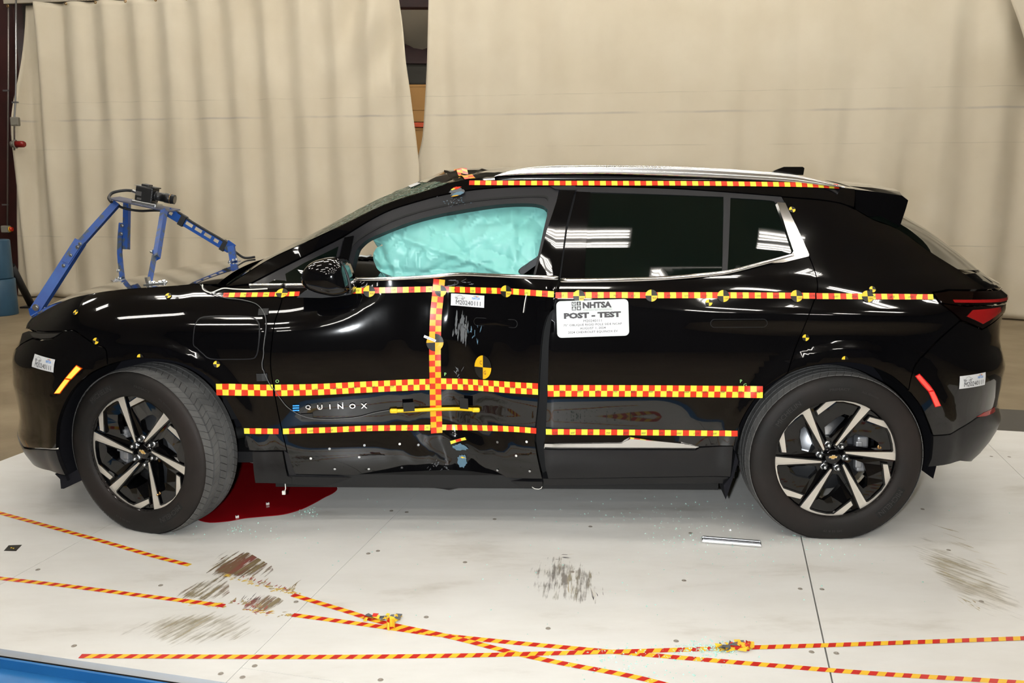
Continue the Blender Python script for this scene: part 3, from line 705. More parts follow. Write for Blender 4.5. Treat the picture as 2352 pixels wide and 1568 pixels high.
def seat(name, u, w, wid):
    mb = MB(); mb.box((u, -w, .52), (.54, wid, .16), Matrix.Rotation(R(-6), 4, 'Y'), bev=.05)
    mb.box((u + .33, -w, .86), (.15, wid - .02, .62), Matrix.Rotation(R(17), 4, 'Y'), bev=.05)
    if wid < .8: mb.box((u + .46, -w, 1.26), (.09, .25, .18), Matrix.Rotation(R(12), 4, 'Y'), bev=.03)
    mb.build(name, 'interior', CAR)
seat('front_seat', -1.45, .36, .50); seat('front_seat', -1.45, -.38, .50); seat('rear_seat', -.55, 0, 1.2)
# inflated curtain airbag behind the missing front window
AB = [(846, 545), (851, 556), (872, 566), (858, 571), (849, 584), (847, 598), (852, 612), (858, 624), (880, 634), (905, 640), (960, 648), (1100, 648), (1186, 644), (1190, 628), (1196, 618), (1232, 594), (1242, 580), (1252, 540), (1266, 486), (1262, 470), (1235, 455), (1150, 452), (1050, 462), (950, 488), (880, 522)]
abq = to_qz(AB); qa = min(p[0] for p in abq); qb = max(p[0] for p in abq)
def ab_fn(q, z):
    s = (q - qa) / (qb - qa); t = (z - 1.06) / .38
    b = max(0.0, math.sin(math.pi * min(1, max(0, s * .94 + .03)))) ** .45 * max(0, math.sin(math.pi * min(1, max(0, t * .7 + .18)))) ** .6
    w = halfw(q, z, False) - .85 * dent(q, max(z, 1.11)) - .150 + .085 * b
    v = Vector((q * 4.2 + z * 2.0, z * 5.0, 1.3))
    w += .016 * noise.noise(v) + .016 * (abs(noise.noise(Vector((q * 7 + z * 6, z * 7 - q * 3, 4)))) ** .6) + .010 * (1 - abs(noise.noise(Vector((q * 15 - z * 6, z * 11 + q * 2, 7))))) ** 4 + .003 * noise.noise(Vector((q * 30, z * 22, 2)))
    for (a, c, d, amp, wd) in ((1.0, .45, -1.42, -.010, .014), (-.5, 1.0, 2.02, -.007, .012), (1.0, .05, -1.435 + .1, .012, .02), (.35, 1.0, .63, .014, .015)):
        e = (a * q + c * z - d) / math.hypot(a, c); w += amp * math.exp(-(e / wd) ** 2)
    w -= .008 * math.exp(-((z - 1.165 + .03 * math.sin(q * 6)) / .012) ** 2) * smooth((.75 - s) / .1)
    return np.array([q, min(w, halfw(q, z, True) - .012), z])
AIR = panel('curtain_airbag', spl(AB, 3, True), 'airbag', CAR, gap=0, flange=.05, step=.011, fn=ab_fn, label='inflated turquoise curtain airbag')
# seat belt and white wire seen through the window
def strip(name, A, B, wd, m, parent, th=.002):
    A, B = np.array(A), np.array(B); d = (B - A) / np.linalg.norm(B - A); n = np.array([-d[2], 0, d[0]]) * wd / 2
    V = [L3(p) for p in (A - n, B - n, B + n, A + n)] + [L3(p - np.array([0, th, 0])) for p in (A - n, B - n, B + n, A + n)]
    return obj(name, V, [(0, 1, 2, 3), (7, 6, 5, 4), (0, 4, 5, 1), (1, 5, 6, 2), (2, 6, 7, 3), (3, 7, 4, 0)], m, parent)
strip('seat_belt', at_w((1192, 624), .70), at_w((1234, 594), .70), .040, 'black_plastic', CAR)
mb = MB(); mb.tube([L3(at_w(p, w)) for p, w in [((815, 588), .74), ((830, 587), .72), ((842, 589), .70), ((852, 586), .68)]], .004, 6); mb.build('sensor_wire', 'wire_white', CAR)
# ------------------------------------------------------------------ wheels (local: x along car, outward = -y, z up)
SPOKE = [(.193, .093), (.2, .064), (1.005, -.043), (1.009, .071), (.990, .214), (.948, .357), (.875, .529), (.812, .632), (.543, .704), (.5, .643), (.836, .514), (.893, .414), (.943, .243), (.961, .129), (.946, .1)]
HOLE = [(.364, .393), (.60, .33), (.721, .257), (.736, .171), (.62, .15), (.40, .165), (.257, .179), (.229, .271)]
RIM_R = 0.2560
def rot2(p, a): c, s = math.cos(a), math.sin(a); return (p[0]*c - p[1]*s, p[0]*s + p[1]*c)
def arc_text(txt, r, a_mid, h, flip=False, bold=.02, width=None):
    V, Fs = text2d(txt, h=h, bold=bold) if not width else text2d(txt, w=width, h=h, bold=bold)
    out = []
    for x, y in V:
        if not flip: a = a_mid - x / r; rr = r + y
        else: a = a_mid + x / r; rr = r - y
        out.append((rr * math.cos(a), rr * math.sin(a)))
    return out, Fs
TIRE_PROF = [(.2565, .090), (.2575, .103), (.262, .1095), (.268, .1145), (.282, .1200), (.300, .1235), (.318, .1240), (.334, .1215), (.346, .1165), (.354, .1125), (.3605, .106), (.365, .098), (.3675, .088)]
def tire_axial(r): return float(np.interp(r, [p[0] for p in TIRE_PROF], [p[1] for p in TIRE_PROF]))
def make_wheel(loc, steer, spin, valve_spin=None):
    W_ = empty('wheel', loc, (0, 0, steer), CAR); hz = loc[2]
    def flat(o):
        for v in o.data.vertices:
            if v.co.z < -hz + .0008: v.co.z = -hz + .0008 + (v.co.z + hz) * .01
    mb = MB(); pr = TIRE_PROF + [(.3685, .06), (.369, 0)]; pr = pr + [(r, -a) for r, a in pr[::-1][1:]]
    mb.lathe(pr, 96); o = mb.build('tire', 'rubber', W_); flat(o)
    # tread: ribs cut into slanted blocks
    mb = MB(); ribs = [(-.101, -.068, 1, 70), (-.059, -.031, -1, 70), (-.022, .016, 1, 70), (.025, .059, -1, 70), (.068, .102, 1, 70)]
    for a0, a1, sl, nb in ribs:
        edge = abs(a0) > .09 or abs(a1) > .09
        for k in range(nb):
            t0 = 2*math.pi*(k + .035)/nb; t1 = 2*math.pi*(k + .965)/nb; sh = sl * .055
            top = lambda a: .3765 - (.0065 if abs(a) > .085 else 0) - .35 * max(0, abs(a) - .05) ** 2
            V = []
            for a, s in ((a0, -sh/2), (a1, sh/2)):
                for t in (t0, t1):
                    for r in (.366, top(a)): V.append((r*math.cos(t+s), -a, r*math.sin(t+s)))
            mb.add(V, [(1, 3, 7, 5), (0, 1, 5, 4), (2, 6, 7, 3), (0, 2, 3, 1), (4, 5, 7, 6)])
    o = mb.build('tread', 'tread_rubber', W_); flat(o); o['kind'] = 'stuff'
    # rim barrel, web, spokes
    mb = MB(); mb.lathe([(.2595, .104), (.2575, .1035), (.2570, .070), (.245, .058), (.236, .050), (.226, .04), (.222, -.02), (.235, -.09), (.25, -.10)], 72); mb.build('rim', 'piano', W_)
    mb = MB()
    def ring(rad_in, ain, rad_out, aout, n=72): mb.lathe([(rad_in, ain), (rad_out, aout)], n)
    k = RIM_R
    for i in range(6):
        a = spin + i * math.pi / 3
        sec = [(.0, .0)] + [(math.cos(x), math.sin(x)) for x in np.linspace(-.02, -.02 + math.pi/3, 7)]
        # web of each sixth: outer rim piece and hub piece around the opening
        hole = HOLE
        dep = lambda x, y: .052 + .030 * smooth((math.hypot(x, y) - .30) / .6)
        outer = [(.985*math.cos(t), .985*math.sin(t)) for t in np.linspace(-.03, math.pi/3 - .03, 9)]
        # strip between opening and outer arc plus hub fan
        up = [hole[0], hole[1], hole[2], hole[3]]
        polys = [outer[0:3] + [hole[3]], [outer[2], outer[3], outer[4], hole[2], hole[3]], [outer[4], outer[5], outer[6], hole[1], hole[2]], [outer[6], outer[7], outer[8], hole[0], hole[1]],
                 [(0, 0), outer[0], hole[3], hole[4], hole[5], hole[6]], [(0, 0), hole[6], hole[7], hole[0], outer[8]]]
        for P in polys:
            Q = [rot2(p, a) for p in P]; n = len(Q)
            V = [(x*k, -dep(x, y), y*k) for x, y in Q] + [(x*k, -dep(x, y) + .028, y*k) for x, y in Q]
            mb.add(V, [list(range(n)), list(range(2*n-1, n-1, -1))] + [(j, n+j, n+(j+1) % n, (j+1) % n) for j in range(n)])
    mb.build('spoke_web', 'piano', W_)
    adep = lambda x, y: .074 + .017 * smooth((math.hypot(x, y) - .2) / .8)
    body = inset(SPOKE if area2(SPOKE) > 0 else SPOKE[::-1], -.022)
    sp_me = fc_me = None
    for i in range(6):
        a = spin + i * math.pi / 3
        if sp_me is None:
            m1 = MB(); m1.prism(body, lambda x, y: (x*k*.995, -adep(x, y) + .0015, y*k*.995), lambda x, y: (x*k*1.0, -.05, y*k*1.0)); o1 = m1.build('spoke', 'piano', W_); sp_me = o1.data
            m2 = MB(); m2.prism(SPOKE, lambda x, y: (x*k, -adep(x, y), y*k), lambda x, y: (x*k, -adep(x, y) + .004, y*k)); o2 = m2.build('spoke_face', 'machined', W_); fc_me = o2.data
        else:
            o1 = bpy.data.objects.new('spoke', sp_me); o2 = bpy.data.objects.new('spoke_face', fc_me)
            for o in (o1, o2): COL.objects.link(o); o.parent = W_
        for o in (o1, o2): o.rotation_euler = (0, -a, 0)
    # hub, nuts, cap, emblem
    mb = MB(); mb.lathe([(.0, .069), (.030, .069), (.033, .067), (.034, .058), (.058, .052), (.074, .048), (.076, .03)], 40); mb.build('hub', 'piano', W_)
    nut = None
    for i in range(6):
        a = spin + R(-7) + i * math.pi / 3
        if nut is None:
            mb = MB(); mb.lathe([(.0, .082), (.005, .081), (.0085, .077), (.0095, .070), (.0098, .054)], 12); mb.lathe([(.0105, .0605), (.016, .058), (.017, .05)], 16); nut = mb.build('lug_nut', 'zinc', W_); o = nut
        else: o = bpy.data.objects.new('lug_nut', nut.data); COL.objects.link(o); o.parent = W_
        o.location = (.0575*math.cos(a), 0, .0575*math.sin(a))
    bt = [(-.0145, .0035), (-.0055, .0035), (-.0055, .007), (.0070, .007), (.0065, .0035), (.0165, .0035), (.0135, -.0035), (.0055, -.0035), (.0045, -.007), (-.0075, -.007), (-.0065, -.0035), (-.0175, -.0035)]
    ea = spin * 0 if steer == 0 else R(-22)
    mb = MB(); mb.prism([rot2(p, ea) for p in bt], lambda x, y: (x, -.0715, y), lambda x, y: (x, -.068, y)); mb.build('hub_emblem', 'gold', W_)
    mb = MB(); mb.prism([rot2((p[0]*1.14, p[1]*1.28), ea) for p in bt], lambda x, y: (x, -.0703, y), lambda x, y: (x, -.068, y)); mb.build('emblem_rim', 'chrome', W_)
    # brake
    mb = MB(); mb.lathe([(.0, -.01), (.075, -.01), (.078, .0), (.082, .0), (.086, -.004), (.168, -.004), (.168, -.03), (.08, -.03)], 48); mb.build('brake_disc', 'disc', W_)
    ca = R(2) if steer == 0 else R(178)
    M = Matrix.Rotation(-ca, 4, 'Y'); mb = MB()
    mb.box(M @ Vector((.135, -.02, 0)), (.05, .05, .16), M, bev=.01); mb.box(M @ Vector((.118, -.035, .04)), (.03, .03, .04), M, bev=.006); mb.box(M @ Vector((.118, -.035, -.04)), (.03, .03, .04), M, bev=.006); mb.box(M @ Vector((.15, -.042, 0)), (.03, .012, .05), M)
    mb.build('brake_caliper', 'caliper', W_)
    va = R(14) if steer == 0 else R(-66)
    mb = MB(); mb.lathe([(.0, .095), (.004, .094), (.0045, .075)], 10); mb.lathe([(.004, .0815), (.010, .082), (.0105, .078)], 14); o = mb.build('valve_stem', 'brass', W_); o.location = (.198*math.cos(va), 0.004, .198*math.sin(va))
    # sidewall lettering
    off = 0 if steer == 0 else R(-16)
    for txt, r, am, h, fl_, wd in (('MICHELIN', .305, R(137), .021, False, .135), ('MICHELIN', .305, R(-38), .021, True, .135), ('PRIMACY', .312, R(92), .011, False, .085), ('ALL SEASON', .312, R(68), .0085, False, .075), ('245 55 R 19', .315, R(-90), .009, True, .08)):
        if fl_: am = am
        V, Fs = arc_text(txt, r, am + off, h, False, .0, wd)
        big = h > .02
        o = obj('sidewall_lettering', [(x, -tire_axial(math.hypot(x, y)) - .0012, y) for x, y in V], Fs, 'emboss', W_)
        if big:
            m_ = MB(); rr = [(r - .017, r + .017)]; n = 18; V = []
            for i in range(n + 1):
                t = am + off + (i/n - .5) * .52
                for q in (r - .016, r, r + .016): V.append((q*math.cos(t), -tire_axial(q) - .0005, q*math.sin(t)))
            m_.add(V, [(3*i+j, 3*i+3+j, 3*i+4+j, 3*i+1+j) for i in range(n) for j in range(2)]); m_.build('sidewall_plaque', 'groove', W_)
    return W_
HUBZ = 0.3575
rh = at_w((1917, 1055), .918); make_wheel((rh[0], -.83, HUBZ), 0.0, R(1))
fh = at_w((322, 1043), .905)
ST = R(-19)
pf = np.array([fh[0], -.905, 0.0]); nd = np.array([math.sin(ST) * 1.0, -math.cos(ST), 0]); nd = np.array([-math.sin(-ST), -math.cos(ST), 0])
cc = pf - nd * .085
make_wheel((cc[0], cc[1], HUBZ), ST, R(-14))
for u in (0.0, -2.96):                               # wheels on the hidden side
    mb = MB(); pr = TIRE_PROF + [(.3745, .06), (.375, 0)]; pr = pr + [(r, -a) for r, a in pr[::-1][1:]]; mb.lathe(pr, 64)
    e = empty('wheel', (u, .83, HUBZ), (0, 0, 0 if u == 0 else ST), CAR); o = mb.build('tire', 'rubber', e)
    for v in o.data.vertices:
        if v.co.z < -HUBZ + .0008: v.co.z = -HUBZ + .0008
    mb = MB(); mb.lathe([(.0, -.06), (.2, -.07), (.252, -.105), (.235, -.02)], 40); mb.build('rim', 'piano', e)
mb = MB(); mb.tube([(-.02, -.75, .34), (-.02, .75, .34)], .035); mb.tube([(-2.93, -.72, .34), (-2.93, .75, .34)], .03); mb.tube([(-2.80, -.70, .36), (-2.55, -.45, .36)], .03); mb.build('axle', 'under', CAR)
mb = MB(); mb.tube([(-2.58, -.80, .40), (-2.50, -.80, .39)], .045, 14); mb.build('jacking_bushing', 'steel', CAR)
# ------------------------------------------------------------------ tapes, targets, lettering and stickers on the bodywork
def tape(name, pxs, rows, parent, label=None, width=.025, off=.0022, phase=0, mats=('tape_red', 'tape_yellow'), vertical=False, cut0=0.0):
    qz = [hit(p) for p in spl(pxs, 6)]
    P = np.array(qz); P3 = np.array([surf(*p) for p in qz]); d = np.r_[0, np.cumsum(np.linalg.norm(np.diff(P3, axis=0), axis=1))]
    L = d[-1]; n = max(2, round(L / .025)); sub = 2; V = []; Fs = []; mi = []
    N = n * sub
    for i in range(N + 1):
        t = L * i / N; q = np.interp(t, d, P[:, 0]); z = np.interp(t, d, P[:, 1])
        t2 = min(L, t + .01); t1 = max(0, t - .01)
        dq = np.interp(t2, d, P[:, 0]) - np.interp(t1, d, P[:, 0]); dz = np.interp(t2, d, P[:, 1]) - np.interp(t1, d, P[:, 1]); l = math.hypot(dq, dz); nx, nz = -dz / l, dq / l
        m = rows * 2
        for j in range(m + 1):
            o = (j / m - .5) * width * rows
            e = .004; mz = np.linalg.norm(surf(q, z + e) - surf(q, z - e)) / (2*e) if abs(nz) > .5 else 1.0
            V.append(surf_n(q + nx * o, z + nz * o / mz, off))
    m = rows * 2
    for i in range(N):
        for j in range(m):
            Fs.append((i*(m+1)+j, (i+1)*(m+1)+j, (i+1)*(m+1)+j+1, i*(m+1)+j+1)); mi.append((i // sub + j // 2 + phase) % 2)
    if vertical: Fs = [f for f in Fs]
    o = obj(name, V, Fs, list(mats), parent, mi=mi, sm=True)
    if label: o['label'] = label
    return o
RT = 'roof_measuring_tape'
tape('measuring_tape', [(1078, 420.5), (1200, 421), (1400, 421.5), (1600, 422), (1780, 424), (1860, 425.5), (1925, 429)], 1, PIL, 'red and yellow scale tape along the roof edge', off=.003)
tape('measuring_tape', [(513, 678), (600, 677), (645, 676)], 1, FENDER); tape('measuring_tape', [(653, 676), (688, 675)], 1, FD)
tape('measuring_tape', [(804, 668), (900, 666), (985, 664), (1015, 664), (1100, 666.5), (1163, 668.5), (1200, 671), (1272, 676)], 1, FD, 'scale tape below the front window')
tape('measuring_tape', [(1276, 678), (1400, 677.5), (1496, 678), (1661, 678), (1829, 679), (1872, 679.5)], 1, RD, 'scale tape below the rear window')
tape('measuring_tape', [(1875, 680), (1993, 681), (2143, 682)], 1, QP)
for seg, par, lb in (([(497, 894), (560, 895), (627, 896)], FENDER, 0), ([(632, 896), (730, 894), (828, 889), (933, 884), (990, 882)], FD, 'checkered tape across the front door'), ([(1012, 881), (1060, 882), (1110, 885), (1180, 890), (1236, 893)], FD, 0), ([(1258, 897), (1500, 897.5), (1752, 900)], RD, 'checkered tape across the rear door')):
    tape('checkered_tape', seg, 2, par, lb or None)
for seg, par in (([(561, 989), (640, 990)], FENDER), ([(650, 990), (750, 987), (850, 983), (988, 981.5)], FD), ([(1012, 981), (1100, 982), (1180, 985), (1232, 989)], FD), ([(1254, 991), (1500, 993), (1694, 995)], RD)):
    tape('measuring_tape', seg, 1, par, phase=1)
tape('checkered_tape', [(1009, 641), (1005, 684), (1001, 726), (999, 800), (1000, 880), (1001, 940), (1003, 994)], 2, FD, 'upright checkered tape on the impact line', off=.0028, mats=('tape_red', 'amber_yellow'))
# tape over the roof
def roof_pt(t, s, off=.003):
    x = t * 33; i = min(32, int(x)); f = x - i; E = ROOF_E[i] * (1 - f) + ROOF_E[i+1] * f; C = RC[i] * (1 - f) + RC[i+1] * f; k = 1 - abs(s) ** 2
    p = np.array([E[0] + (C[0] - E[0]) * k, s * E[1], E[2] + (C[2] - E[2]) * k + off]); return L3(roof_warp(p, t, s))
V = []; Fs = []; mi = []
for i in range(41):
    for j in range(3): V.append(roof_pt(.025 + .014 * j, 1 - i / 40 * 1.8))
for i in range(40):
    for j in range(2): Fs.append((i*3+j, i*3+j+1, i*3+4+j, i*3+3+j)); mi.append((i + j) % 2)
obj('checkered_tape', V, Fs, ['tape_red', 'amber_yellow'], ROOF, mi=mi)
def target(px, dia, parent, txt=None, mats=('target_yellow', 'target_black'), rot=0.0, name='photo_target', h=1.0, sub=None, half=False, off=.004):
    V = [(0, 0)]; n = 24
    V += [(dia/2*.5*math.cos(2*math.pi*k/n), dia/2*.5*h*math.sin(2*math.pi*k/n)) for k in range(n)] + [(dia/2*math.cos(2*math.pi*k/n), dia/2*h*math.sin(2*math.pi*k/n)) for k in range(n)]
    Fs = []; mi = []
    for k in range(n):
        if half and k >= n // 2: continue
        c = 1 if (k // (n // 4)) % 2 == 0 else 0
        Fs += [(0, 1+k, 1+(k+1) % n), (1+k, 1+n+k, 1+n+(k+1) % n, 1+(k+1) % n)]; mi += [c, c]
    o = decal(name, V, Fs, px, list(mats), parent, rot, off, mi)
    if txt:
        T, TF = text2d(txt, w=dia * .34); decal('target_number', [(x + dia*.24, y - dia*.2) for x, y in T], TF, px, 'ink', parent, rot, off + .001)
    return o
for px, t, par in (((648, 674), '-675', FD), ((848, 669), '300', FD), ((1012, 668), None, FD), ((1163, 669), '300', FD), ((1330, 680), '600', RD), ((1496, 679), '900', RD), ((1661, 680), '1200', RD), ((1829, 680), '1500', RD), ((1992, 681), '1890', QP)):
    target(px, .050, par, t, off=.0055 if px[0] == 1012 else .004)
target((999, 786), .076, FD, mats=('amber_yellow', 'target_black'), off=.006)
CGT = target((1110, 843), .080, FD, mats=('amber_yellow', 'target_black'), h=1.28); CGT['label'] = 'large yellow and black centre-of-gravity target'
for ch, dx, dy in (('C', -.009, .020), ('G', .010, -.022)):
    T, TF = text2d(ch, h=.017); decal('target_letter', [(x*.7 + dx, y + dy) for x, y in T], TF, (1110, 843), 'ink', FD, 0, .0055)
for px, par, r_, hf in (((387, 680), FENDER, 0, 0), ((175, 718), FENDER, .3, 0), ((221, 783), FENDER, -.25, 0), ((323, 820), FENDER, 0, 1), ((498, 836), FENDER, 0, 0), ((1819, 482), QP, .2, 0), ((1628, 695), RD, 0, 0), ((2003, 665), QP, -.1, 0), ((1850, 775), RD, 0, 0), ((1940, 825), QP, 0, 1)):
    if px[0] == 1850: par = QP
    target(px, .028, par, rot=r_, half=hf)
# hand-written distances on the tapes (every 75 mm)
for x0, x1, y0, y1, a, b, par in ((520, 640, 678, 677, -900, -700, FENDER), (820, 985, 668, 664, -375, -75, FD), (1045, 1250, 666, 676, 75, 450, FD), (1290, 1865, 679, 680, 525, 1575, RD), (1890, 2120, 681, 683, 1600, 2000, QP), (640, 985, 897, 883, -675, -75, FD), (1290, 1740, 898, 900, 525, 1350, RD), (1065, 1215, 884, 892, 150, 450, FD), (670, 980, 990, 982, -600, -75, FD), (1275, 1640, 993, 995, 525, 1200, RD)):
    v = (a + 74) // 75 * 75
    while v <= b:
        f = (v - a) / (b - a); T, TF = text2d(str(v), h=.0085); c = .3
        decal('tape_number', [(x + y*c, y) for x, y in T], TF, (x0 + (x1 - x0) * f, y0 + (y1 - y0) * f), 'ink', par, R(4), .0032); v += 75 if par is FD else 75
# lettering on the door
for ch, px in (('Q', (708, 934)), ('U', (735, 933.5)), ('I', (758, 932.5)), ('N', (782, 931.7)), ('O', (809.5, 931)), ('X', (836, 930.5))):
    T, TF = text2d(ch, h=.0225, bold=.012); q0 = hit(px)
    o = decal('badge_letter', T * np.array([1.12, 1]), TF, px, 'chrome', FD, 0, .006)
    md = o.modifiers.new('thick', 'SOLIDIFY'); md.thickness = .004; md.offset = 0
for k in range(3):
    V, Fs = grid2(.027, .0060, 2, 1); o = decal('badge_bar', V, Fs, (680, 930.5 + k * 5.3), 'ev_blue', FD, 0, .006, label='blue bar of the first badge letter')
# evidence stickers M20240111
def sticker(px, rot, par, w=.155, h=.052):
    V, Fs = grid2(w, h, 8, 3); s = decal('number_sticker', V, Fs, px, 'sticker', par, rot, .0025, label='white sticker reading M20240111')
    T, TF = text2d('M20240111', w=w*.74, h=h*.36, bold=.0); decal('sticker_text', [(x + .004, y - h*.2) for x, y in T], TF, px, 'ink', par, rot, .0035)
    T, TF = text2d('NHTSA', w=w*.23, h=h*.20, bold=.02); decal('sticker_text', [(x + w*.26, y + h*.22) for x, y in T], TF, px, 'ink_blue', par, rot, .0035)
    for i, m_ in enumerate(('amber_yellow', 'ink_blue', 'tape_red', 'amber_yellow')):
        V, Fs = grid2(w*.03, h*.07, 1, 1); decal('sticker_mark', [(x + w*(.20 + .04*i), y + h*.385) for x, y in V], Fs, px, m_, par, rot, .0035)
    out = spl([(-.14, .0), (-.13, .05), (-.07, .08), (-.03, .15), (.05, .155), (.10, .09), (.15, .05), (.15, -.0), (.0, -.02)], 3, True)
    V = []; n = len(out)
    for sc in (1.0, .90): V += [(p[0]*w*sc - w*.23, (p[1]*1.5 - .07)*h*sc*1.0 + h*.22) for p in out]
    decal('sticker_drawing', V, [(i, (i+1) % n, n+(i+1) % n, n+i) for i in range(n)], px, 'ink_grey', par, rot, .0035)
    for wx in (-.09, .09):
        n = 10; V = [(math.cos(2*math.pi*k/n)*h*r_ + w*(wx - .23), math.sin(2*math.pi*k/n)*h*r_ + h*.10) for r_ in (.10, .06) for k in range(n)]
        decal('sticker_drawing', V, [(i, (i+1) % n, n+(i+1) % n, n+i) for i in range(n)], px, 'ink_grey', par, rot, .0038)
sticker((98, 834), R(-6), BUMP, .135, .058); sticker((1074, 690), R(-1), FD, .163, .052); sticker((2236, 874), R(2), RB, .150, .055)
# side markers; emission stands in for flash light thrown back by the lenses
for nm, quads, m_, rim, par in (('side_marker', ([(176, 839), (187, 846), (164, 870), (151, 868)], [(149.5, 870), (161, 872), (137, 903), (125, 903)]), 'amber_glow', 'amber_rim_glow', BUMP), ('side_marker', ([(2103, 864), (2111.5, 859), (2143, 895.7), (2132, 897.6)], [(2133, 899), (2144.5, 897.6), (2160, 931), (2148, 933.5)]), 'redmark_glow', 'red_rim_glow', RB)):
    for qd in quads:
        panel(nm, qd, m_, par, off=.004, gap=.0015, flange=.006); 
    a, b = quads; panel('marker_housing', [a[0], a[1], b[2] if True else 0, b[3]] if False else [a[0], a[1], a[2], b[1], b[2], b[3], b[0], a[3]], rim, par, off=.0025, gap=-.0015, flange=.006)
# flush handles
def stadium(w, h, n=8): return rrect(w, h, h/2 - .0001, n)
for px, w, par in (((1138, 741), .205, FD), ((1697, 742), .235, RD)):
    P = stadium(w, .036); V = [(0, 0)] + P; n = len(P); F_ = [(0, 1+i, 1+(i+1) % n) for i in range(n)]
    decal('handle_recess', V, F_, px, 'under', par, R(.5), .0008)
    P = stadium(w - .005, .031); V = P + [(x*.96, y*.75) for x, y in P] + [(0, 0)]; decal('door_handle', V, [(i, (i+1) % n, n+(i+1) % n, n+i) for i in range(n)] + [(n+i, n+(i+1) % n, 2*n) for i in range(n)], px, 'paint', par, R(.5), .0022)
# gaffer tape squares, yellow contact strip and its wire on the door
for px, w, h, par, m_ in (((605, 717), .042, .03, FENDER, 'gaffer'), ((602, 866), .045, .032, FENDER, 'gaffer'), ((705, 955), .05, .024, FD, 'gaffer'), ((938, 930), .048, .042, FD, 'gaffer'), ((1071, 923), .042, .048, FD, 'gaffer')):
    V, Fs = grid2(w, h, 4, 3); decal('gaffer_tape', V, Fs, px, m_, par, R(1), .0225 if px[0] > 900 else .005)
mb = MB(); mb.tube([surf_n(*hit(p), .012) for p in spl([(908, 941), (940, 940), (990, 938), (1040, 936), (1085, 938), (1096, 939)], 4)], .0085, 10); mb.build('contact_strip', 'yellow_plastic', FD)['label'] = 'yellow plastic contact strip taped to the door'
for px in ((904, 941), (1096, 939)):
    mb = MB(); P0 = surf_n(*hit(px), .012); mb.box(P0, (.034, .018, .020), bev=.006); mb.build('strip_end', 'yellow_plastic', FD)
def wire(pts, r, m_, par, name='sensor_wire', off=.006):
    mb = MB(); mb.tube([surf_n(*hit(p), off) for p in spl(pts, 5)], r, 6); return mb.build(name, m_, par)
wire([(894, 941), (860, 947), (820, 957), (770, 961), (720, 960), (690, 952), (662, 935), (645, 915), (628, 890)], .0016, 'wire_grey', FD)
wire([(626, 892), (612, 865), (603, 840), (607, 790), (612, 750), (608, 722), (590, 700), (555, 690), (515, 685), (480, 672), (460, 655)], .0018, 'wire_grey', FENDER)
wire([(466, 656), (468, 667), (485, 674), (502, 668), (516, 664), (540, 666), (575, 667), (615, 665)], .0028, 'wire_white', FENDER)
# chalk letters
for ch, px, par in (('O', (637, 875), FD), ('P', (1023, 859), FD), ('P', (1702, 875), RD), ('G', (1711, 884), RD)):
    T, TF = text2d(ch, h=.014); decal('chalk_letter', T, TF, px, 'chalk_green', par, R(6), .002)
# bolt heads along the bare lower door
for px in ((757, 1030), (714, 1052), (825, 1049), (837, 1022), (769, 1076), (847, 1076), (918, 1019), (961, 1021), (923, 1073), (1143, 1015), (1143, 1079), (1186, 1046), (1210, 1014), (1217, 1081)):
    n = 10; V = [(0, 0)] + [(.0055*math.cos(2*math.pi*k/n), .0055*math.sin(2*math.pi*k/n)) for k in range(n)]; decal('bolt_hole', V, [(0, 1+k, 1+(k+1) % n) for k in range(n)], px, 'zinc' if px[0] % 2 else 'wire_white', FD, 0, .003)
# scuffs where the pole struck
def blob(px, w, h, m_, par, n=26, seed=0, off=.0022, rot=0.0, rag=.35):
    rnd = random.Random(seed); V = [(0, 0)]
    for k in range(n):
        a = 2*math.pi*k/n; r_ = 1 - rag * rnd.random(); V.append((w/2*r_*math.cos(a), h/2*r_*math.sin(a)))
    return decal('scuff_mark', V, [(0, 1+k, 1+(k+1) % n) for k in range(n)], px, m_, par, rot, off)
rnd = random.Random(3)
for i in range(22):
    x = 1056 + rnd.uniform(-18, 20); y = 752 + rnd.uniform(-22, 20); blob((x, y), rnd.uniform(.006, .013), rnd.uniform(.03, .11), 'scuff', FD, 12, i, .0016 + i * .0001, R(-4), .6)
for i in range(9): blob((1083 + rnd.uniform(-8, 26), 762 + rnd.uniform(-20, 24)), rnd.uniform(.003, .006), rnd.uniform(.02, .05), 'scuff_blue', FD, 10, 40 + i, .002, R(rnd.uniform(-40, 30)), .7)
for i in range(8): blob((1052 + rnd.uniform(-8, 18), 855 + rnd.uniform(-22, 22)), rnd.uniform(.004, .007), rnd.uniform(.02, .04), 'scuff', FD, 10, 60 + i, .002, R(rnd.uniform(-60, 60)), .7)
blob((1058, 1026), .085, .036, 'scuff_blue', FD, 24, 5, .003); blob((1062, 1058), .055, .075, 'scuff_blue', FD, 24, 6, .003); blob((1064, 1050), .04, .010, 'target_yellow', FD, 14, 8, .0036, R(-8), .7)
for i in range(12): blob((1062 + rnd.uniform(-35, 30), 650 + rnd.uniform(-7, 8)), rnd.uniform(.02, .05), rnd.uniform(.003, .006), 'scuff', FD, 12, 70 + i, .0018, R(rnd.uniform(-14, 8)), .7)
for i in range(22): blob((1010 + rnd.uniform(-28, 25), 1068 + rnd.uniform(-14, 16)), rnd.uniform(.006, .02), rnd.uniform(.003, .009), 'scuff', FD, 9, 90 + i, .0022, rnd.uniform(0, 3), .7)
blob((1050, 441), .085, .045, 'scuff', PIL, 26, 11, .004, R(14), .4); blob((1052, 446), .07, .020, 'scuff_blue', PIL, 22, 12, .005, R(14), .3); blob((1050, 433), .055, .016, 'tape_red', PIL, 16, 13, .0055, R(16), .5); blob((1041, 436), .03, .010, 'tape_yellow', PIL, 12, 14, .006, R(20), .5); blob((1046, 451), .05, .006, 'amber_yellow', PIL, 12, 19, .006, R(12), .5)
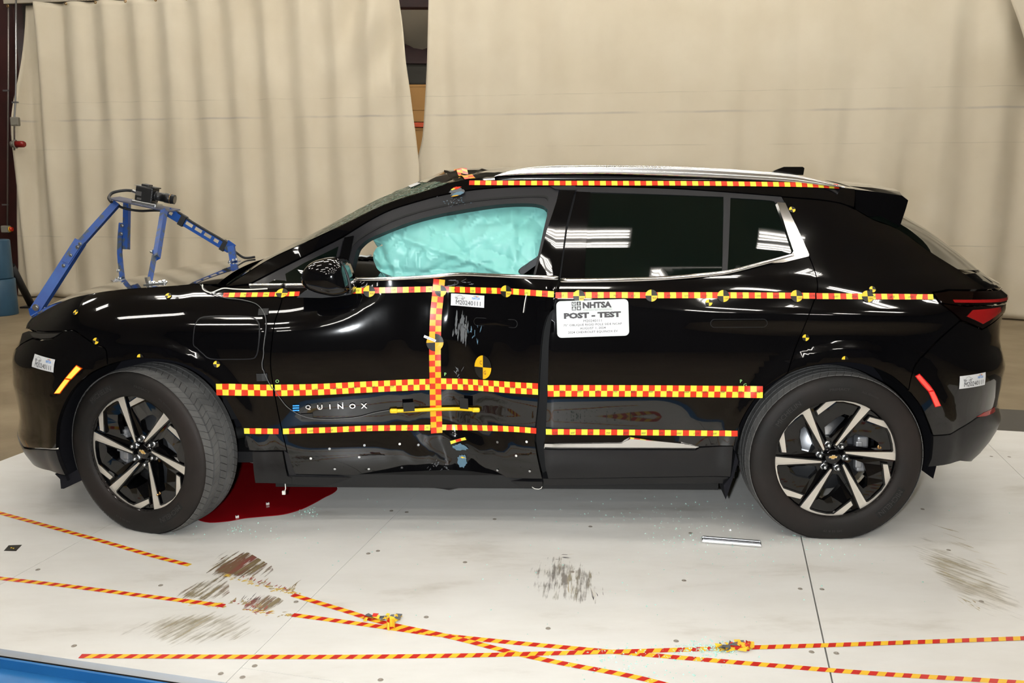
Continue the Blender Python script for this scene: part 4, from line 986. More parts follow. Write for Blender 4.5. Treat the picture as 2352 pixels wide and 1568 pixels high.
for i in range(40): blob((1046 + rnd.gauss(0, 17), 462 + rnd.gauss(0, 7)), rnd.uniform(.004, .014), rnd.uniform(.002, .006), rnd.choice(['scuff', 'scuff', 'scuff_blue']), FD, 8, 120 + i, .003, rnd.uniform(0, 3), .7)
panel('torn_tape', [(1034, 1012), (1052, 1007), (1068, 1003), (1071, 1009), (1050, 1014), (1036, 1019)], 'tape_yellow', FD, off=.006, gap=0, flange=.002, step=.02); panel('torn_tape', [(1046, 1008.5), (1058, 1005.5), (1060, 1011), (1048, 1014)], 'tape_red', FD, off=.007, gap=0, flange=.002, step=.02)
wire([(1060, 646), (1072, 640)], .001, 'wire_grey', FD)
wire([(1210, 676), (1206, 697), (1203, 718)], .0022, 'wire_white', FD, 'tape_strip')
# little white label strip across the centre target
V, Fs = grid2(.056, .011, 3, 1); decal('paper_label', V, Fs, (987, 777), 'sticker', FD, R(-24), .008)
T, TF = text2d('IMPACT POINT', w=.045, h=.004); decal('label_text', T, TF, (987, 777), 'ink', FD, R(-24), .0088)
# hanging leads under the sill
mb = MB(); mb.tube([L3(at_w(p, .88)) for p in ((655, 1110), (656, 1122), (653, 1130))], .0025, 6); mb.box(L3(at_w((652, 1131), .88)), (.014, .01, .016)); mb.build('loose_connector', 'wire_white', CAR)
mb = MB(); mb.tube([L3(at_w(p, .90)) for p in ((1222, 1118), (1228, 1122), (1237, 1123), (1243, 1121), (1245, 1117))], .0015, 6); mb.build('loose_wire', 'wire_white', CAR)
# ------------------------------------------------------------------ test placard (its own thing on the rear door)
def thing_on_car(name, origin, label, cat):
    o = empty(name, tuple(CAR_O + EX * origin[0] - EW * origin[1] + np.array([0, 0, origin[2]])), (0, 0, -YAW)); tag(o, label, cat); return o
pq = hit((1361, 731)); p0 = surf_n(*pq, .004); PL = thing_on_car('test_placard', p0, 'white rounded placard lettered POST - TEST on the rear door', 'placard')
def pl_add(name, V, Fs, m_, off, mi=None):
    o = decal(name, V, Fs, (1361, 731), m_, PL, R(2.2), off, mi, flat=True); o.location = tuple(-p0); return o
pw, ph = .298, .152
P = rrect(pw, ph, .018, 5); n = len(P)
mb = MB(); sh = pl_add('placard_board', [(0, 0)] + P, [(0, 1+i, 1+(i+1) % n) for i in range(n)], 'placard', .010); md = sh.modifiers.new('t', 'SOLIDIFY'); md.thickness = .003
V, Fs = grid2(pw * .965, ph * .46, 1, 1); pl_add('paper_insert', [(x, y - ph*.215) for x, y in V], Fs, 'placard_paper', .0106)
def pl_txt(t, w, h, x, y, bold, m_='ink_grey'):
    T, TF = text2d(t, w=w, h=h, bold=bold); pl_add('placard_text', [(a + x, b + y) for a, b in T], TF, m_, .0113)
pl_txt('NHTSA', .120, .026, .020,   .0555, .055); pl_txt('NATIONAL HIGHWAY TRAFFIC SAFETY ADMINISTRATION', .120, .0033, .021, .034, 0)
pl_txt('POST - TEST', .236, .0245, -.001, .014, .06); pl_txt('M20240111', .075, .0105, -.001, -.0095, 0.0)
pl_txt('75° OBLIQUE RIGID POLE SIDE NCAP', .242, .0105, -.001, -.0255, 0.004); pl_txt('AUGUST 1, 2024', .106, .0105, -.001, -.0405, 0.004); pl_txt('2024 CHEVROLET EQUINOX EV', .206, .0105, -.001, -.056, 0.004)
V, Fs = grid2(.120, .0007, 1, 1); pl_add('placard_rule', [(x + .021, y + .0385) for x, y in V], Fs, 'ink_grey', .0113)
for ix in (0, 1):
    for iy in (0, 1):
        cx, cy = -.0765 + .0205*ix, .0635 - .0195*iy; V, Fs = grid2(.0175, .0165, 1, 1); pl_add('placard_icon', [(x + cx, y + cy) for x, y in V], Fs, 'ink_grey', .0113)
        if (ix, iy) == (0, 0):
            m_ = 16; V = [(cx + r_*math.cos(2*math.pi*k/m_), cy + r_*math.sin(2*math.pi*k/m_)) for r_ in (.0068, .0052) for k in range(m_)]; Fs = [(k, (k+1) % m_, m_+(k+1) % m_, m_+k) for k in range(m_)]
            V += [(cx - .005, cy + .001), (cx + .005, cy + .001), (cx + .003, cy - .003), (cx - .003, cy - .003)]; Fs.append((2*m_, 2*m_+3, 2*m_+2, 2*m_+1))
        elif (ix, iy) == (1, 0):
            V = []; Fs = []
            def seg(a, b, w):
                a, b = np.array(a), np.array(b); d = (b - a) / np.linalg.norm(b - a); nn = np.array([-d[1], d[0]]) * w; k0 = len(V); V.extend([tuple(a - nn), tuple(b - nn), tuple(b + nn), tuple(a + nn)]); Fs.append((k0, k0+1, k0+2, k0+3))
            for a, b, w in (((0, .004), (0, -.001), .0016), ((0, -.001), (-.003, -.0065), .0009), ((0, -.001), (.003, -.0065), .0009), ((0, .003), (-.0035, 0), .0007), ((0, .003), (.0035, .0005), .0007), ((.0005, .0055), (.0005, .0075), .0011)): seg((a[0]+cx, a[1]+cy), (b[0]+cx, b[1]+cy), w)
        elif (ix, iy) == (0, 1):
            V = [(cx - .0065, cy - .006), (cx - .001, cy - .006), (cx - .0005, cy + .006), (cx - .003, cy + .006), (cx + .001, cy - .006), (cx + .0065, cy - .006), (cx + .003, cy + .006), (cx + .0005, cy + .006)]; Fs = [(0, 1, 2, 3), (4, 5, 6, 7)]
        else:
            V = [(cx, cy)] + [(cx + (.0078 if k % 2 == 0 else .0033)*math.sin(math.pi*k/5), cy + (.0078 if k % 2 == 0 else .0033)*math.cos(math.pi*k/5)) for k in range(10)]; Fs = [(0, 1+(k+1) % 10, 1+k) for k in range(10)]
        pl_add('placard_icon_mark', V, Fs, 'placard', .0119)
# ------------------------------------------------------------------ door mirror
MO = spl([(694, 640), (698, 621), (714, 603), (738, 593), (768, 590), (788, 600), (800, 624), (807, 652), (807, 670), (780, 678), (757, 677), (725, 669), (703, 658)], 3, True)
MC = at_w((752, 637), 1.02); O3 = [at_w(p, 1.02) for p in MO]
def ringp(w, s, sx=0.0, sz=0.0): return [L3((MC[0] + (p[0] - MC[0]) * s + sx, w, MC[2] + (p[2] - MC[2]) * s + sz)) for p in O3]
rings = [ringp(.90, .60, .02, -.01), ringp(.93, .90, .01), ringp(.97, .99), ringp(1.02, 1.0), ringp(1.06, .97, .002), ringp(1.095, .88, .006), ringp(1.118, .68, .012), ringp(1.128, .40, .018), ringp(1.131, .02, .02)]
n = len(O3); V = [p for r_ in rings for p in r_]
obj('mirror_housing', V, [(i*n+k, i*n+(k+1) % n, (i+1)*n+(k+1) % n, (i+1)*n+k) for i in range(len(rings)-1) for k in range(n)] + [list(range(n))], 'piano', FD, sm=True)
mb = MB(); P = [at_w(p, .95) for p in [(681, 683), (700, 668), (720, 662), (806, 664), (806, 676), (775, 681), (740, 684)]]
mb.add([L3(p) for p in P] + [L3((p[0], p[1] - .10, p[2])) for p in P], [list(range(7)), list(range(13, 6, -1))] + [(i, 7+i, 7+(i+1) % 7, (i+1) % 7) for i in range(7)]); mb.build('mirror_foot', 'black_plastic', FD)
mb = MB(); rim_pts = [L3((MC[0] + (p[0] - MC[0]) * 1.0 + .001, 1.055, MC[2] + (p[2] - MC[2]) * .985)) for p in [at_w(q, 1.02) for q in spl([(786, 599), (799, 624), (807, 652), (807, 671)], 4)]]
mb.tube(rim_pts, .006, 8); mb.build('mirror_rim', 'black_plastic', FD)

wl = [(942, 424), (952, 418), (966, 416.5), (965, 422), (955, 425)]
from mathutils.bvhtree import BVHTree as _B
_t = _B.FromPolygons([v.co for v in WS.data.vertices], [p.vertices for p in WS.data.polygons]); V = []
for p in [(938, 428), (962, 419), (967, 423), (944, 432)]:
    r_ = _t.ray_cast(Vector(L3(C0)), Vector(L3(car_ray(*p))).normalized()); 
    if r_[0] is not None: V.append(tuple(r_[0] + r_[1] * (.004 if r_[1].y < 0 or r_[1].z > 0 else -.004)))
if len(V) == 4: obj('paper_label', V, [(0, 1, 2, 3)], 'sticker', WS)
# ------------------------------------------------------------------ camera mount on the bonnet and its high-speed camera
def pc(px, w): return np.array(L3(at_w(px, w)))
from mathutils.bvhtree import BVHTree
def ray_hit(o, px):                                   # where a sight line meets a car part (car-local)
    t = BVHTree.FromPolygons([v.co for v in o.data.vertices], [p.vertices for p in o.data.polygons]); d = car_ray(*px); r_ = t.ray_cast(Vector(L3(C0)), Vector(L3(d)).normalized()); return r_[0]
HF = {k: ray_hit(BON, k) for k in ((345, 652), (272, 645), (85, 722), (536, 606))}
print('HOODHITS', HF)
def hw(k, w): return -HF[k].y if HF[k] is not None else w
W_N, W_F, W_R, W_B = hw((345, 652), .6), hw((272, 645), -.1), hw((85, 722), .05), hw((536, 606), 0.)
MO0 = pc((330, 640), 0.0)
MT = thing_on_car('camera_mount', MO0, 'blue four-legged steel camera mount bolted to the bonnet', 'camera mount')
def mt(mb, name, m_, par=None):
    o = mb.build(name, m_, par or MT)
    if par is None: o.location = tuple(-MO0)
    return o
def beam(mb, A, B, wd, th, mi=0, side=None):          # rectangular bar from A to B, wd across the view, th in depth
    A, B = Vector(A), Vector(B); t = (B - A).normalized(); s = Vector((0, 1, 0)) if side is None else Vector(side); y = (s - t * s.dot(t)).normalized(); x = t.cross(y)
    V = [P + x*wd/2*a + y*th/2*b for P in (A, B) for a, b in ((-1, -1), (1, -1), (1, 1), (-1, 1))]
    mb.add(V, [(0, 1, 2, 3), (7, 6, 5, 4), (0, 4, 5, 1), (1, 5, 6, 2), (2, 6, 7, 3), (3, 7, 4, 0)], mi); return mb
def channel(A, B, wd, th, t=.004, side=None):
    mb = MB(); A, B = Vector(A), Vector(B); d = (B - A).normalized(); s = Vector((0, 1, 0)) if side is None else Vector(side); y = (s - d * s.dot(d)).normalized(); x = d.cross(y)
    beam(mb, A, B, wd, t, 0, side); 
    for k in (-1, 1): beam(mb, A + x*k*(wd/2 - t/2) + y*th/2, B + x*k*(wd/2 - t/2) + y*th/2, t, th, 0, side)
    return mb
def bolt(par_mb, P, r=.009, l=.008, axis=(0, -1, 0)):
    a = Vector(axis).normalized(); par_mb.tube([Vector(P), Vector(P) + a*l], r, 6); par_mb.tube([Vector(P) - a*.001, Vector(P) + a*.002], r*1.7, 12); return par_mb
# top plate
V = [pc((247, 455), .06), pc((386, 485), .09), pc((414, 480.5), -.06), pc((275, 451), -.09)]
mb = MB(); mb.add([tuple(v) for v in V] + [tuple(v - np.array([0, 0, .006])) for v in V], [(0, 1, 2, 3), (7, 6, 5, 4), (0, 4, 5, 1), (1, 5, 6, 2), (2, 6, 7, 3), (3, 7, 4, 0)]); mt(mb, 'top_plate', 'plate_steel')
# front leg: boxed upper rail sliding in a wide lower channel
def wA(y): return .03 + .27 * (y - 464) / 248
def pA(p, d=0.0): return pc(p, wA(p[1]) + d)
mb = channel(pA((268, 464)), pA((180, 562)), .034, .03); mt(mb, 'leg', 'blue_worn')
mb = channel(pA((183, 552), .014), pA((80, 712), .014), .050, .035); mt(mb, 'leg', 'blue_steel')
mb = MB(); beam(mb, pA((181, 556), .02), pA((150, 603), .02), .036, .003); mt(mb, 'splice_plate', 'blue_worn')
mb = MB()
for p in ((184, 560), (178, 567), (162, 586), (146, 610), (82, 706)): bolt(mb, pA(p, .022), .010 if p[0] == 82 else .0055)
mt(mb, 'bolts', 'zinc')['kind'] = 'stuff'
mb = MB(); beam(mb, pc((72, 727), .31), pc((108, 707), .27), .05, .004, side=(0, .3, 1)); beam(mb, pc((84, 722), .30), pc((80, 706), .30), .05, .03); mt(mb, 'foot', 'blue_steel')
mb = MB(); [bolt(mb, pc(p, .30), .006, .008, (0, 0, 1)) for p in ((82, 722), (92, 717), (104, 709))]; mt(mb, 'foot_bolts', 'zinc')['kind'] = 'stuff'
# far upright leg
mb = channel(pc((289, 465), -.10), pc((287, 572), -.07), .028, .03); mt(mb, 'leg', 'blue_worn')
mb = MB(); pts = [pc(p, w) for p, w in (((279, 512), -.10), ((276, 545), -.08), ((275, 580), -.05), ((277, 605), -.02), ((281, 640), .06))]
for a, b in zip(pts[:-1], pts[1:]): beam(mb, a, b, .024, .012)
mt(mb, 'leg', 'blue_worn')
mb = MB(); beam(mb, pc((257, 645), .10), pc((288, 640), .06), .05, .004, side=(0, 0, 1)); mt(mb, 'foot', 'steel')
mb = MB(); [bolt(mb, pc(p, -.06), .006) for p in ((278, 537), (280, 518))]; [bolt(mb, pc(p, .08), .006, .012, (1, 0, 0)) for p in ((270, 621), (266, 643), (273, 639))]; mt(mb, 'bolts', 'zinc')['kind'] = 'stuff'
# near upright leg with thin rod
mb = MB(); beam(mb, pc((377, 484), .10), pc((359, 592), .10 + (W_N - .10) * .62), .026, .026); mt(mb, 'leg', 'blue_worn')
mb = MB(); beam(mb, pc((355, 587), .10 + (W_N - .10) * .60), pc((343, 650), W_N), .010, .022); mt(mb, 'rod', 'blue_worn')
mb = MB(); beam(mb, pc((334, 652.5), W_N), pc((380, 649), W_N), .045, .004, side=(0, 0, 1)); beam(mb, pc((338, 636), W_N), pc((342, 652), W_N), .012, .03); mt(mb, 'foot', 'zinc')
mb = MB(); [bolt(mb, pc(p, W_N), .008, .010, (0, -.3, 1)) for p in ((343, 650), (353, 651), (368, 650), (377, 648))]; bolt(mb, pc((351, 578), .10 + (W_N - .10) * .56), .006, .012, (-1, 0, 0)); mt(mb, 'foot_bolts', 'zinc')['kind'] = 'stuff'
# rear leg: slotted angle
A, B = Vector(pc((386, 486), 0)), Vector(pc((527, 571), 0)); t = (B - A).normalized(); y = Vector((0, 1, 0)); y = (y - t*y.dot(t)).normalized(); x = t.cross(y); L_ = (B - A).length; wd = .046
mb = MB(); cuts = [(.02, .07), (.29, .40), (.44, .55), (.59, .70), (.745, .82)]
def bar(a, b, o0, o1): beam(mb, A + t*L_*a + x*(o0+o1)/2, A + t*L_*b + x*(o0+o1)/2, abs(o1-o0), .004)
bar(0, 1, -wd/2, -.009); bar(0, 1, .009, wd/2); prev = 0
for a, b in cuts: bar(prev, a, -.009, .009); prev = b
bar(prev, 1, -.009, .009)
sgn = 1 if x.z < 0 else -1
beam(mb, A + x*sgn*wd/2 + y*.015, B + x*sgn*wd/2 + y*.015, .004, .03)
mt(mb, 'leg', 'blue_steel')
for f0, f1 in ((.20, .275), (.88, .945)):
    mb = MB(); beam(mb, A + t*L_*f0, A + t*L_*f1, wd*1.25, .03); mt(mb, 'tape_wrap', 'gaffer')
mb = MB(); beam(mb, pc((519, 560), .01), pc((536, 572), .01), .05, .006); beam(mb, pc((531, 566), .015), pc((537, 602), .05), .034, .02); beam(mb, pc((525, 605), .06), pc((552, 600), .05), .05, .004, side=(0, 0, 1)); mt(mb, 'foot', 'blue_worn')
mb = MB(); [bolt(mb, pc(p, .06), .006, .008, (0, -.3, 1)) for p in ((528, 602), (535, 598), (543, 596))]; mt(mb, 'foot_bolts', 'zinc')['kind'] = 'stuff'
# cable looms on the mount
mb = MB(); mb.tube([pc(p, w) for p, w in [(tuple(q[:2]), q[2]) for q in spl([(268, 470, .03), (285, 478, .0), (320, 484, -.02), (355, 483, -.02), (392, 484, -.03), (412, 489, .0), (440, 509, .0), (480, 533, .0), (512, 552, .0), (527, 567, .0), (545, 582, -.02), (562, 592, -.04), (585, 590, -.08)], 4)]], .0065, 7); mt(mb, 'cable_loom', 'wire_grey' if False else 'gaffer')
# the camera itself
CO = pc((340, 462), .0)
HC = thing_on_car('high_speed_camera', CO, 'small black high-speed camera with a lens on the blue mount', 'camera')
def hc(mb, name, m_): o = mb.build(name, m_, HC); o.location = tuple(-CO); return o
TILT = Matrix.Rotation(R(11), 4, 'Y')
C = Vector(pc((338, 446), .0))
mb = MB(); mb.box(C, (.088, .085, .074), TILT, bev=.004); mb.box(C + TILT @ Vector((.03, 0, .040)), (.045, .075, .006), TILT); mb.box(C + TILT @ Vector((-.005, .0, .045)), (.04, .05, .012), TILT, bev=.003)
for k in range(5): mb.box(C + TILT @ Vector((.045, -.02, .028 - k*.014)), (.006, .05, .006), TILT)
hc(mb, 'camera_body', 'camera_black')
mb = MB(); mb.box(C + TILT @ Vector((-.01, 0, .0385)), (.085, .086, .002), TILT); mb.box(C + TILT @ Vector((-.026, -.0435, .0)), (.03, .002, .022), TILT); mb.box(C + TILT @ Vector((-.02, -.0435, -.026)), (.022, .002, .010), TILT); hc(mb, 'trim_plate', 'steel')
lm = Matrix.Rotation(R(11 + 90), 4, 'Y')
mb = MB(); ax = TILT @ Vector((1, 0, 0)); P0 = C + TILT @ Vector((.04, 0, .0))
mb.tube([P0, P0 + ax*.012, P0 + ax*.0121, P0 + ax*.055, P0 + ax*.0551, P0 + ax*.088, P0 + ax*.0881, P0 + ax*.105], [.026, .026, .023, .023, .0255, .0255, .024, .024], 24); hc(mb, 'lens', 'camera_black')
mb = MB(); mb.tube([P0 + ax*.084, P0 + ax*.0865], .0263, 24); hc(mb, 'lens_ring', 'brass'); mb = MB(); mb.tube([P0 + ax*.1052, P0 + ax*.1056], .020, 20); hc(mb, 'front_element', 'lens_glass')
mb = MB(); mb.tube([pc(p, .0) for p in ((302, 438), (311, 440), (322, 443))], [.007, .009, .009], 10); hc(mb, 'connector', 'steel')
mb = MB(); mb.tube([pc((q[0], q[1]), q[2]) for q in spl([(304, 438, 0), (290, 437, 0), (272, 439, .02), (258, 443, .03), (252, 449, .05), (250, 456, .08), (256, 464, .10)], 4)], .0075, 8); hc(mb, 'cable', 'gaffer')
mb = MB(); mb.box(C + TILT @ Vector((.01, -.01, -.046)), (.125, .09, .016), TILT, bev=.002); hc(mb, 'base_bracket', 'zinc')
# ------------------------------------------------------------------ platform
PA = R(13.7); PE = np.array([math.cos(PA), -math.sin(PA), 0]); PF = np.array([math.sin(PA), math.cos(PA), 0]); HP = 0.35
def ef(e, f, z=0.0): return tuple(PE * e + PF * f + np.array([0, 0, z]))
m = mat('platform_white', (.72, .70, .66), .38)
n, l, b = nodes(m); tc = n.new('ShaderNodeTexCoord')
t1 = n.new('ShaderNodeTexNoise'); t1.inputs['Scale'].default_value = 2.2; t1.inputs['Detail'].default_value = 7; t1.inputs['Roughness'].default_value = .62
mp = n.new('ShaderNodeMapping'); mp.inputs['Scale'].default_value = (.7, 2.0, 1); mp.inputs['Rotation'].default_value = (0, 0, R(-14)); l.new(tc.outputs['Object'], mp.inputs[0]); l.new(mp.outputs[0], t1.inputs['Vector'])
r = n.new('ShaderNodeValToRGB'); e_ = r.color_ramp.elements; e_[0].position = .28; e_[0].color = (.55, .53, .48, 1); e_[1].position = .60; e_[1].color = (.735, .73, .70, 1); x = e_.new(.42); x.color = (.69, .68, .645, 1)
l.new(t1.outputs['Fac'], r.inputs[0]); l.new(r.outputs[0], b.inputs['Base Color'])
t2 = n.new('ShaderNodeTexNoise'); t2.inputs['Scale'].default_value = 9; t2.inputs['Detail'].default_value = 5; l.new(mp.outputs[0], t2.inputs['Vector'])
mr = n.new('ShaderNodeMapRange'); mr.inputs[3].default_value = .30; mr.inputs[4].default_value = .52; l.new(t2.outputs['Fac'], mr.inputs[0]); l.new(mr.outputs[0], b.inputs['Roughness'])
PLAT = empty('test_platform'); tag(PLAT, 'low wide platform of white plastic panels on a blue steel frame under the car', 'platform')
es = [-3.86, -2.64, -1.43, .385, 1.58, 2.80, 4.02]; F0, F1 = 2.150, 5.80
def slab(name, e0, e1, f0, f1, z0, z1, m_, par):
    V = [ef(e, f, z) for z in (z0, z1) for e, f in ((e0, f0), (e1, f0), (e1, f1), (e0, f1))]
    return obj(name, V, [(0, 3, 2, 1), (4, 5, 6, 7), (0, 1, 5, 4), (1, 2, 6, 5), (2, 3, 7, 6), (3, 0, 4, 7)], m_, par)
for i in range(6):
    g = .0012 if i != 3 and i != 2 else .0022
    f0 = F0 if i < 2 else 2.2365
    slab('floor_panel', es[i] + .0012, es[i+1] - (.004 if i == 2 else .0012), f0, F1, -.025, 0, 'platform_white', PLAT)
    if i >= 2: slab('edge_panel', es[i] + .0012, es[i+1] - .0012, F0, 2.2345, -.025, 0, 'platform_white', PLAT)
slab('panel_backing', es[0] + .01, es[-1] - .01, F0 + .01, F1 - .01, -.06, -.0255, 'seam', PLAT)
slab('steel_deck', es[0], es[-1], F0 - .012, F1, -.30, -.061, 'blue_frame', PLAT)
slab('steel_ledge', es[0], es[-1], F0 - .022, F0 - .0125, -.075, -.022, 'blue_frame', PLAT)
slab('steel_beam', es[0] - .1, es[-1], F0 - .34, F0 - .0225, -.33, -.055, 'blue_frame', PLAT)
mb = MB(); mb.tube([ef(-2.02, 2.01, -.056), ef(-2.02, 2.01, -.035)], .022, 16); mb.build('lifting_stud', 'steel', PLAT)
SCR = [(87, 1308), (170, 1483), (369, 1344), (680, 1382), (585, 1529), (507, 1547), (557, 1555), (899, 1173), (934, 1176), (1136, 1192), (1356, 1209), (868, 1265), (846, 1271), (1068, 1291), (1314, 1313), (979, 1417), (1259, 1443), (1553, 1472), (1571, 1333), (1586, 1224), (874, 1561), (1838, 1352), (1888, 1353), (2179, 1263), (1864, 1497), (1921, 1500), (2254, 1381), (2119, 1169), (2277, 1048), (2318, 1049)]
sme = None
for p in SCR:
    if sme is None:
        mb = MB(); mb.lathe([(.0, .0004), (.0035, .0004), (.004, .0012), (.0085, .0012), (.0092, .0002)], 14, 'Z'); o = mb.build('screw', 'screw', PLAT); sme = o.data
    else: o = bpy.data.objects.new('screw', sme); COL.objects.link(o); o.parent = PLAT
    q = floor_pt(*p); o.location = (q[0], q[1], .0001)
# tapes stuck to the platform (diagonal red and yellow stripes)
def floor_tape(pxs, label, z=.0008, w=.0255, shear=.6, parent=None, phase=0, torn=()):
    P = np.array([floor_pt(*p)[:2] for p in spl(pxs, 4)]); d = np.r_[0, np.cumsum(np.linalg.norm(np.diff(P, axis=0), axis=1))]; L_ = d[-1]; n = max(2, int(L_ / .0255)); V = []; Fs = []; mi = []
    def at(t):
        t = min(max(t, 0), L_); a = np.array([np.interp(t, d, P[:, 0]), np.interp(t, d, P[:, 1])]); b_ = np.array([np.interp(min(t+.02, L_), d, P[:, 0]), np.interp(min(t+.02, L_), d, P[:, 1])]); c = np.array([np.interp(max(t-.02, 0), d, P[:, 0]), np.interp(max(t-.02, 0), d, P[:, 1])]); k = (b_ - c) / np.linalg.norm(b_ - c); return a, np.array([-k[1], k[0]])
    for i in range(n + 1):
        t = L_ * i / n
        for s in (-1, 1):
            a, nn = at(t + (s * w * shear / 2 if 0 < i < n else 0)); q = a + nn * s * w / 2; V.append((q[0], q[1], z))
    for i in range(n): Fs.append((2*i, 2*i+2, 2*i+3, 2*i+1)); mi.append((i + phase) % 2)
    o = obj('floor_tape', V, Fs, ['floor_red', 'floor_yellow'], PLAT, mi=mi); o['label'] = label; return o
floor_tape([(-330, 1087), (-40, 1167), (0, 1178), (120, 1211), (250, 1247), (350, 1276), (436, 1298)], 'striped floor tape ending short of the brown skid marks')
floor_tape([(672, 1366), (730, 1384), (800, 1405), (865, 1426), (935, 1442), (1000, 1455), (1085, 1475), (1190, 1502), (1300, 1525), (1450, 1553), (1560, 1580), (1700, 1613)], 'striped floor tape running from the skid marks to the front edge', z=.0012)
floor_tape([(-330, 1290), (-40, 1323), (0, 1328), (150, 1345), (330, 1368), (420, 1379), (515, 1391)], 'second striped floor tape left of the skid marks')
floor_tape([(672, 1412), (800, 1429), (900, 1443), (1000, 1457), (1150, 1473), (1300, 1487), (1420, 1498), (1560, 1510), (1750, 1526), (2000, 1546), (2352, 1568), (2900, 1606)], 'longest striped floor tape crossing to the right', z=.0009)
floor_tape([(184, 1507), (400, 1508), (700, 1509), (900, 1508), (1100, 1505), (1250, 1501), (1450, 1496), (1700, 1488), (1900, 1482), (2100, 1475), (2352, 1466), (2900, 1446)], 'striped floor tape nearly level along the front', z=.0015)
# crumpled and curled pieces of tape
def flat_blob(pxs, m_, z, name, par): V = [tuple(floor_pt(*p)[:2]) + (z,) for p in pxs]; return obj(name, V, [list(range(len(V)))[::-1]], m_, par)
rnd = random.Random(11)
cur = empty('curled_tape', tuple(floor_pt(898, 1445))); tag(cur, 'small upright curl of yellow and red tape on the crossing tapes', 'tape curl')
mb = MB(); V = []; Fs = []; mi = []
for i in range(9):
    a = R(-30 + i * 36)
    for z in (.0, .030): V.append((.014*math.cos(a), .014*math.sin(a), z + .0025))
for i in range(8): Fs.append((2*i, 2*i+2, 2*i+3, 2*i+1)); mi.append(0 if i in (4, 5) else 1)
mb.add(V, Fs); mb.mi = mi; mb.build('tape_loop', ['floor_red', 'floor_yellow'], cur)
def crumple(px, label, n_, w, h, seed):
    c = floor_pt(*px); e = empty('crumpled_tape', tuple(c)); tag(e, label, 'tape scrap'); rn = random.Random(seed); V = []; Fs = []; mi = []
    for i in range(n_):
        x, y = rn.uniform(-w, w), rn.uniform(-h, h); r_ = rn.uniform(.008, .02); k = len(V)
        for a in range(4): V.append((x + r_*math.cos(a*1.57 + rn.random()), y + r_*.8*math.sin(a*1.57 + rn.random()), .002 + rn.uniform(0, .014)))
        Fs += [(k, k+1, k+2), (k, k+2, k+3)]; c_ = rn.choice([0, 1, 1, 2]); mi += [c_, c_]
    o = obj('tape_scraps', V, Fs, ['floor_red', 'floor_yellow', 'scuff'], e, mi=mi); o['kind'] = 'stuff'
crumple((1690, 1488), 'crumpled ball of striped tape among broken glass on the level floor tape', 46, .06, .022, 3)
crumple((878, 1423), 'torn crumpled strip of striped tape beside the upright tape curl', 26, .06, .016, 5)
# skid smears: many thin dragged streaks of rubber and tape colour
mottle(mat('smear_brown', rough=.7), (.24, .18, .10), (.15, .11, .06), 30); mat('smear_red', (.30, .09, .07), .6); mat('smear_olive', (.34, .28, .16), .7); mat('smear_dark', (.05, .045, .045), .7); mat('smear_yellow', (.60, .40, .05), .6); mat('smear_tan', (.55, .48, .32), .6); mat('smear_pale', (.60, .55, .45), .6)
def smears(name, rows, label, seed):
    rn = random.Random(seed); V = []; Fs = []; mi = []; ms = ['smear_brown', 'smear_red', 'smear_olive', 'smear_dark', 'smear_yellow', 'smear_tan', 'smear_pale']
    for (x0, y0, x1, y1, n_, ln, wd, dr, cols) in rows:
        for i in range(n_):
            f = rn.random(); c = floor_pt(x0 + (x1 - x0)*f + rn.gauss(0, 4), y0 + (y1 - y0)*f + rn.gauss(0, 3)); a = R(dr + rn.gauss(0, 6)); d = np.array([math.cos(a), math.sin(a)]); nn = np.array([-d[1], d[0]]); L_ = ln * rn.uniform(.35, 1.2); w = wd * rn.uniform(.5, 1.4); k = len(V); z = .0004 + (len(V) % 400) * 1e-6
            for t, ww in ((0, .25), (.25, 1), (.6, .8), (1, .1)):
                o = rn.gauss(0, w*.25)
                for s in (-1, 1): q = c[:2] + d*L_*t + nn*(s*w*ww*.5 + o); V.append((q[0], q[1], z))
            Fs += [(k+2*j, k+2*j+2, k+2*j+3, k+2*j+1)[::-1] for j in range(3)]; mi += [rn.choice(cols)] * 3
    o = obj(name, V, Fs, ms, PLAT, mi=mi); o['kind'] = 'stuff'; o['label'] = label
smears('tape_residue', [(500, 1318, 680, 1366, 60, .02, .008, 10, [4, 4, 2]), (560, 1326, 670, 1362, 30, .03, .007, 80, [1, 1, 2]), (655, 1362, 685, 1345, 8, .06, .004, 80, [2, 0]), (400, 1378, 515, 1393, 60, .02, .007, 8, [4, 4, 2]), (525, 1380, 620, 1402, 22, .03, .009, 80, [1, 1, 2]), (565, 1400, 622, 1408, 26, .02, .008, 8, [4, 1, 4]), (640, 1410, 675, 1412, 14, .02, .007, 8, [4, 2]), (555, 1375, 620, 1380, 12, .035, .003, 82, [3])], 'shreds of tape residue between the skid marks', 4)
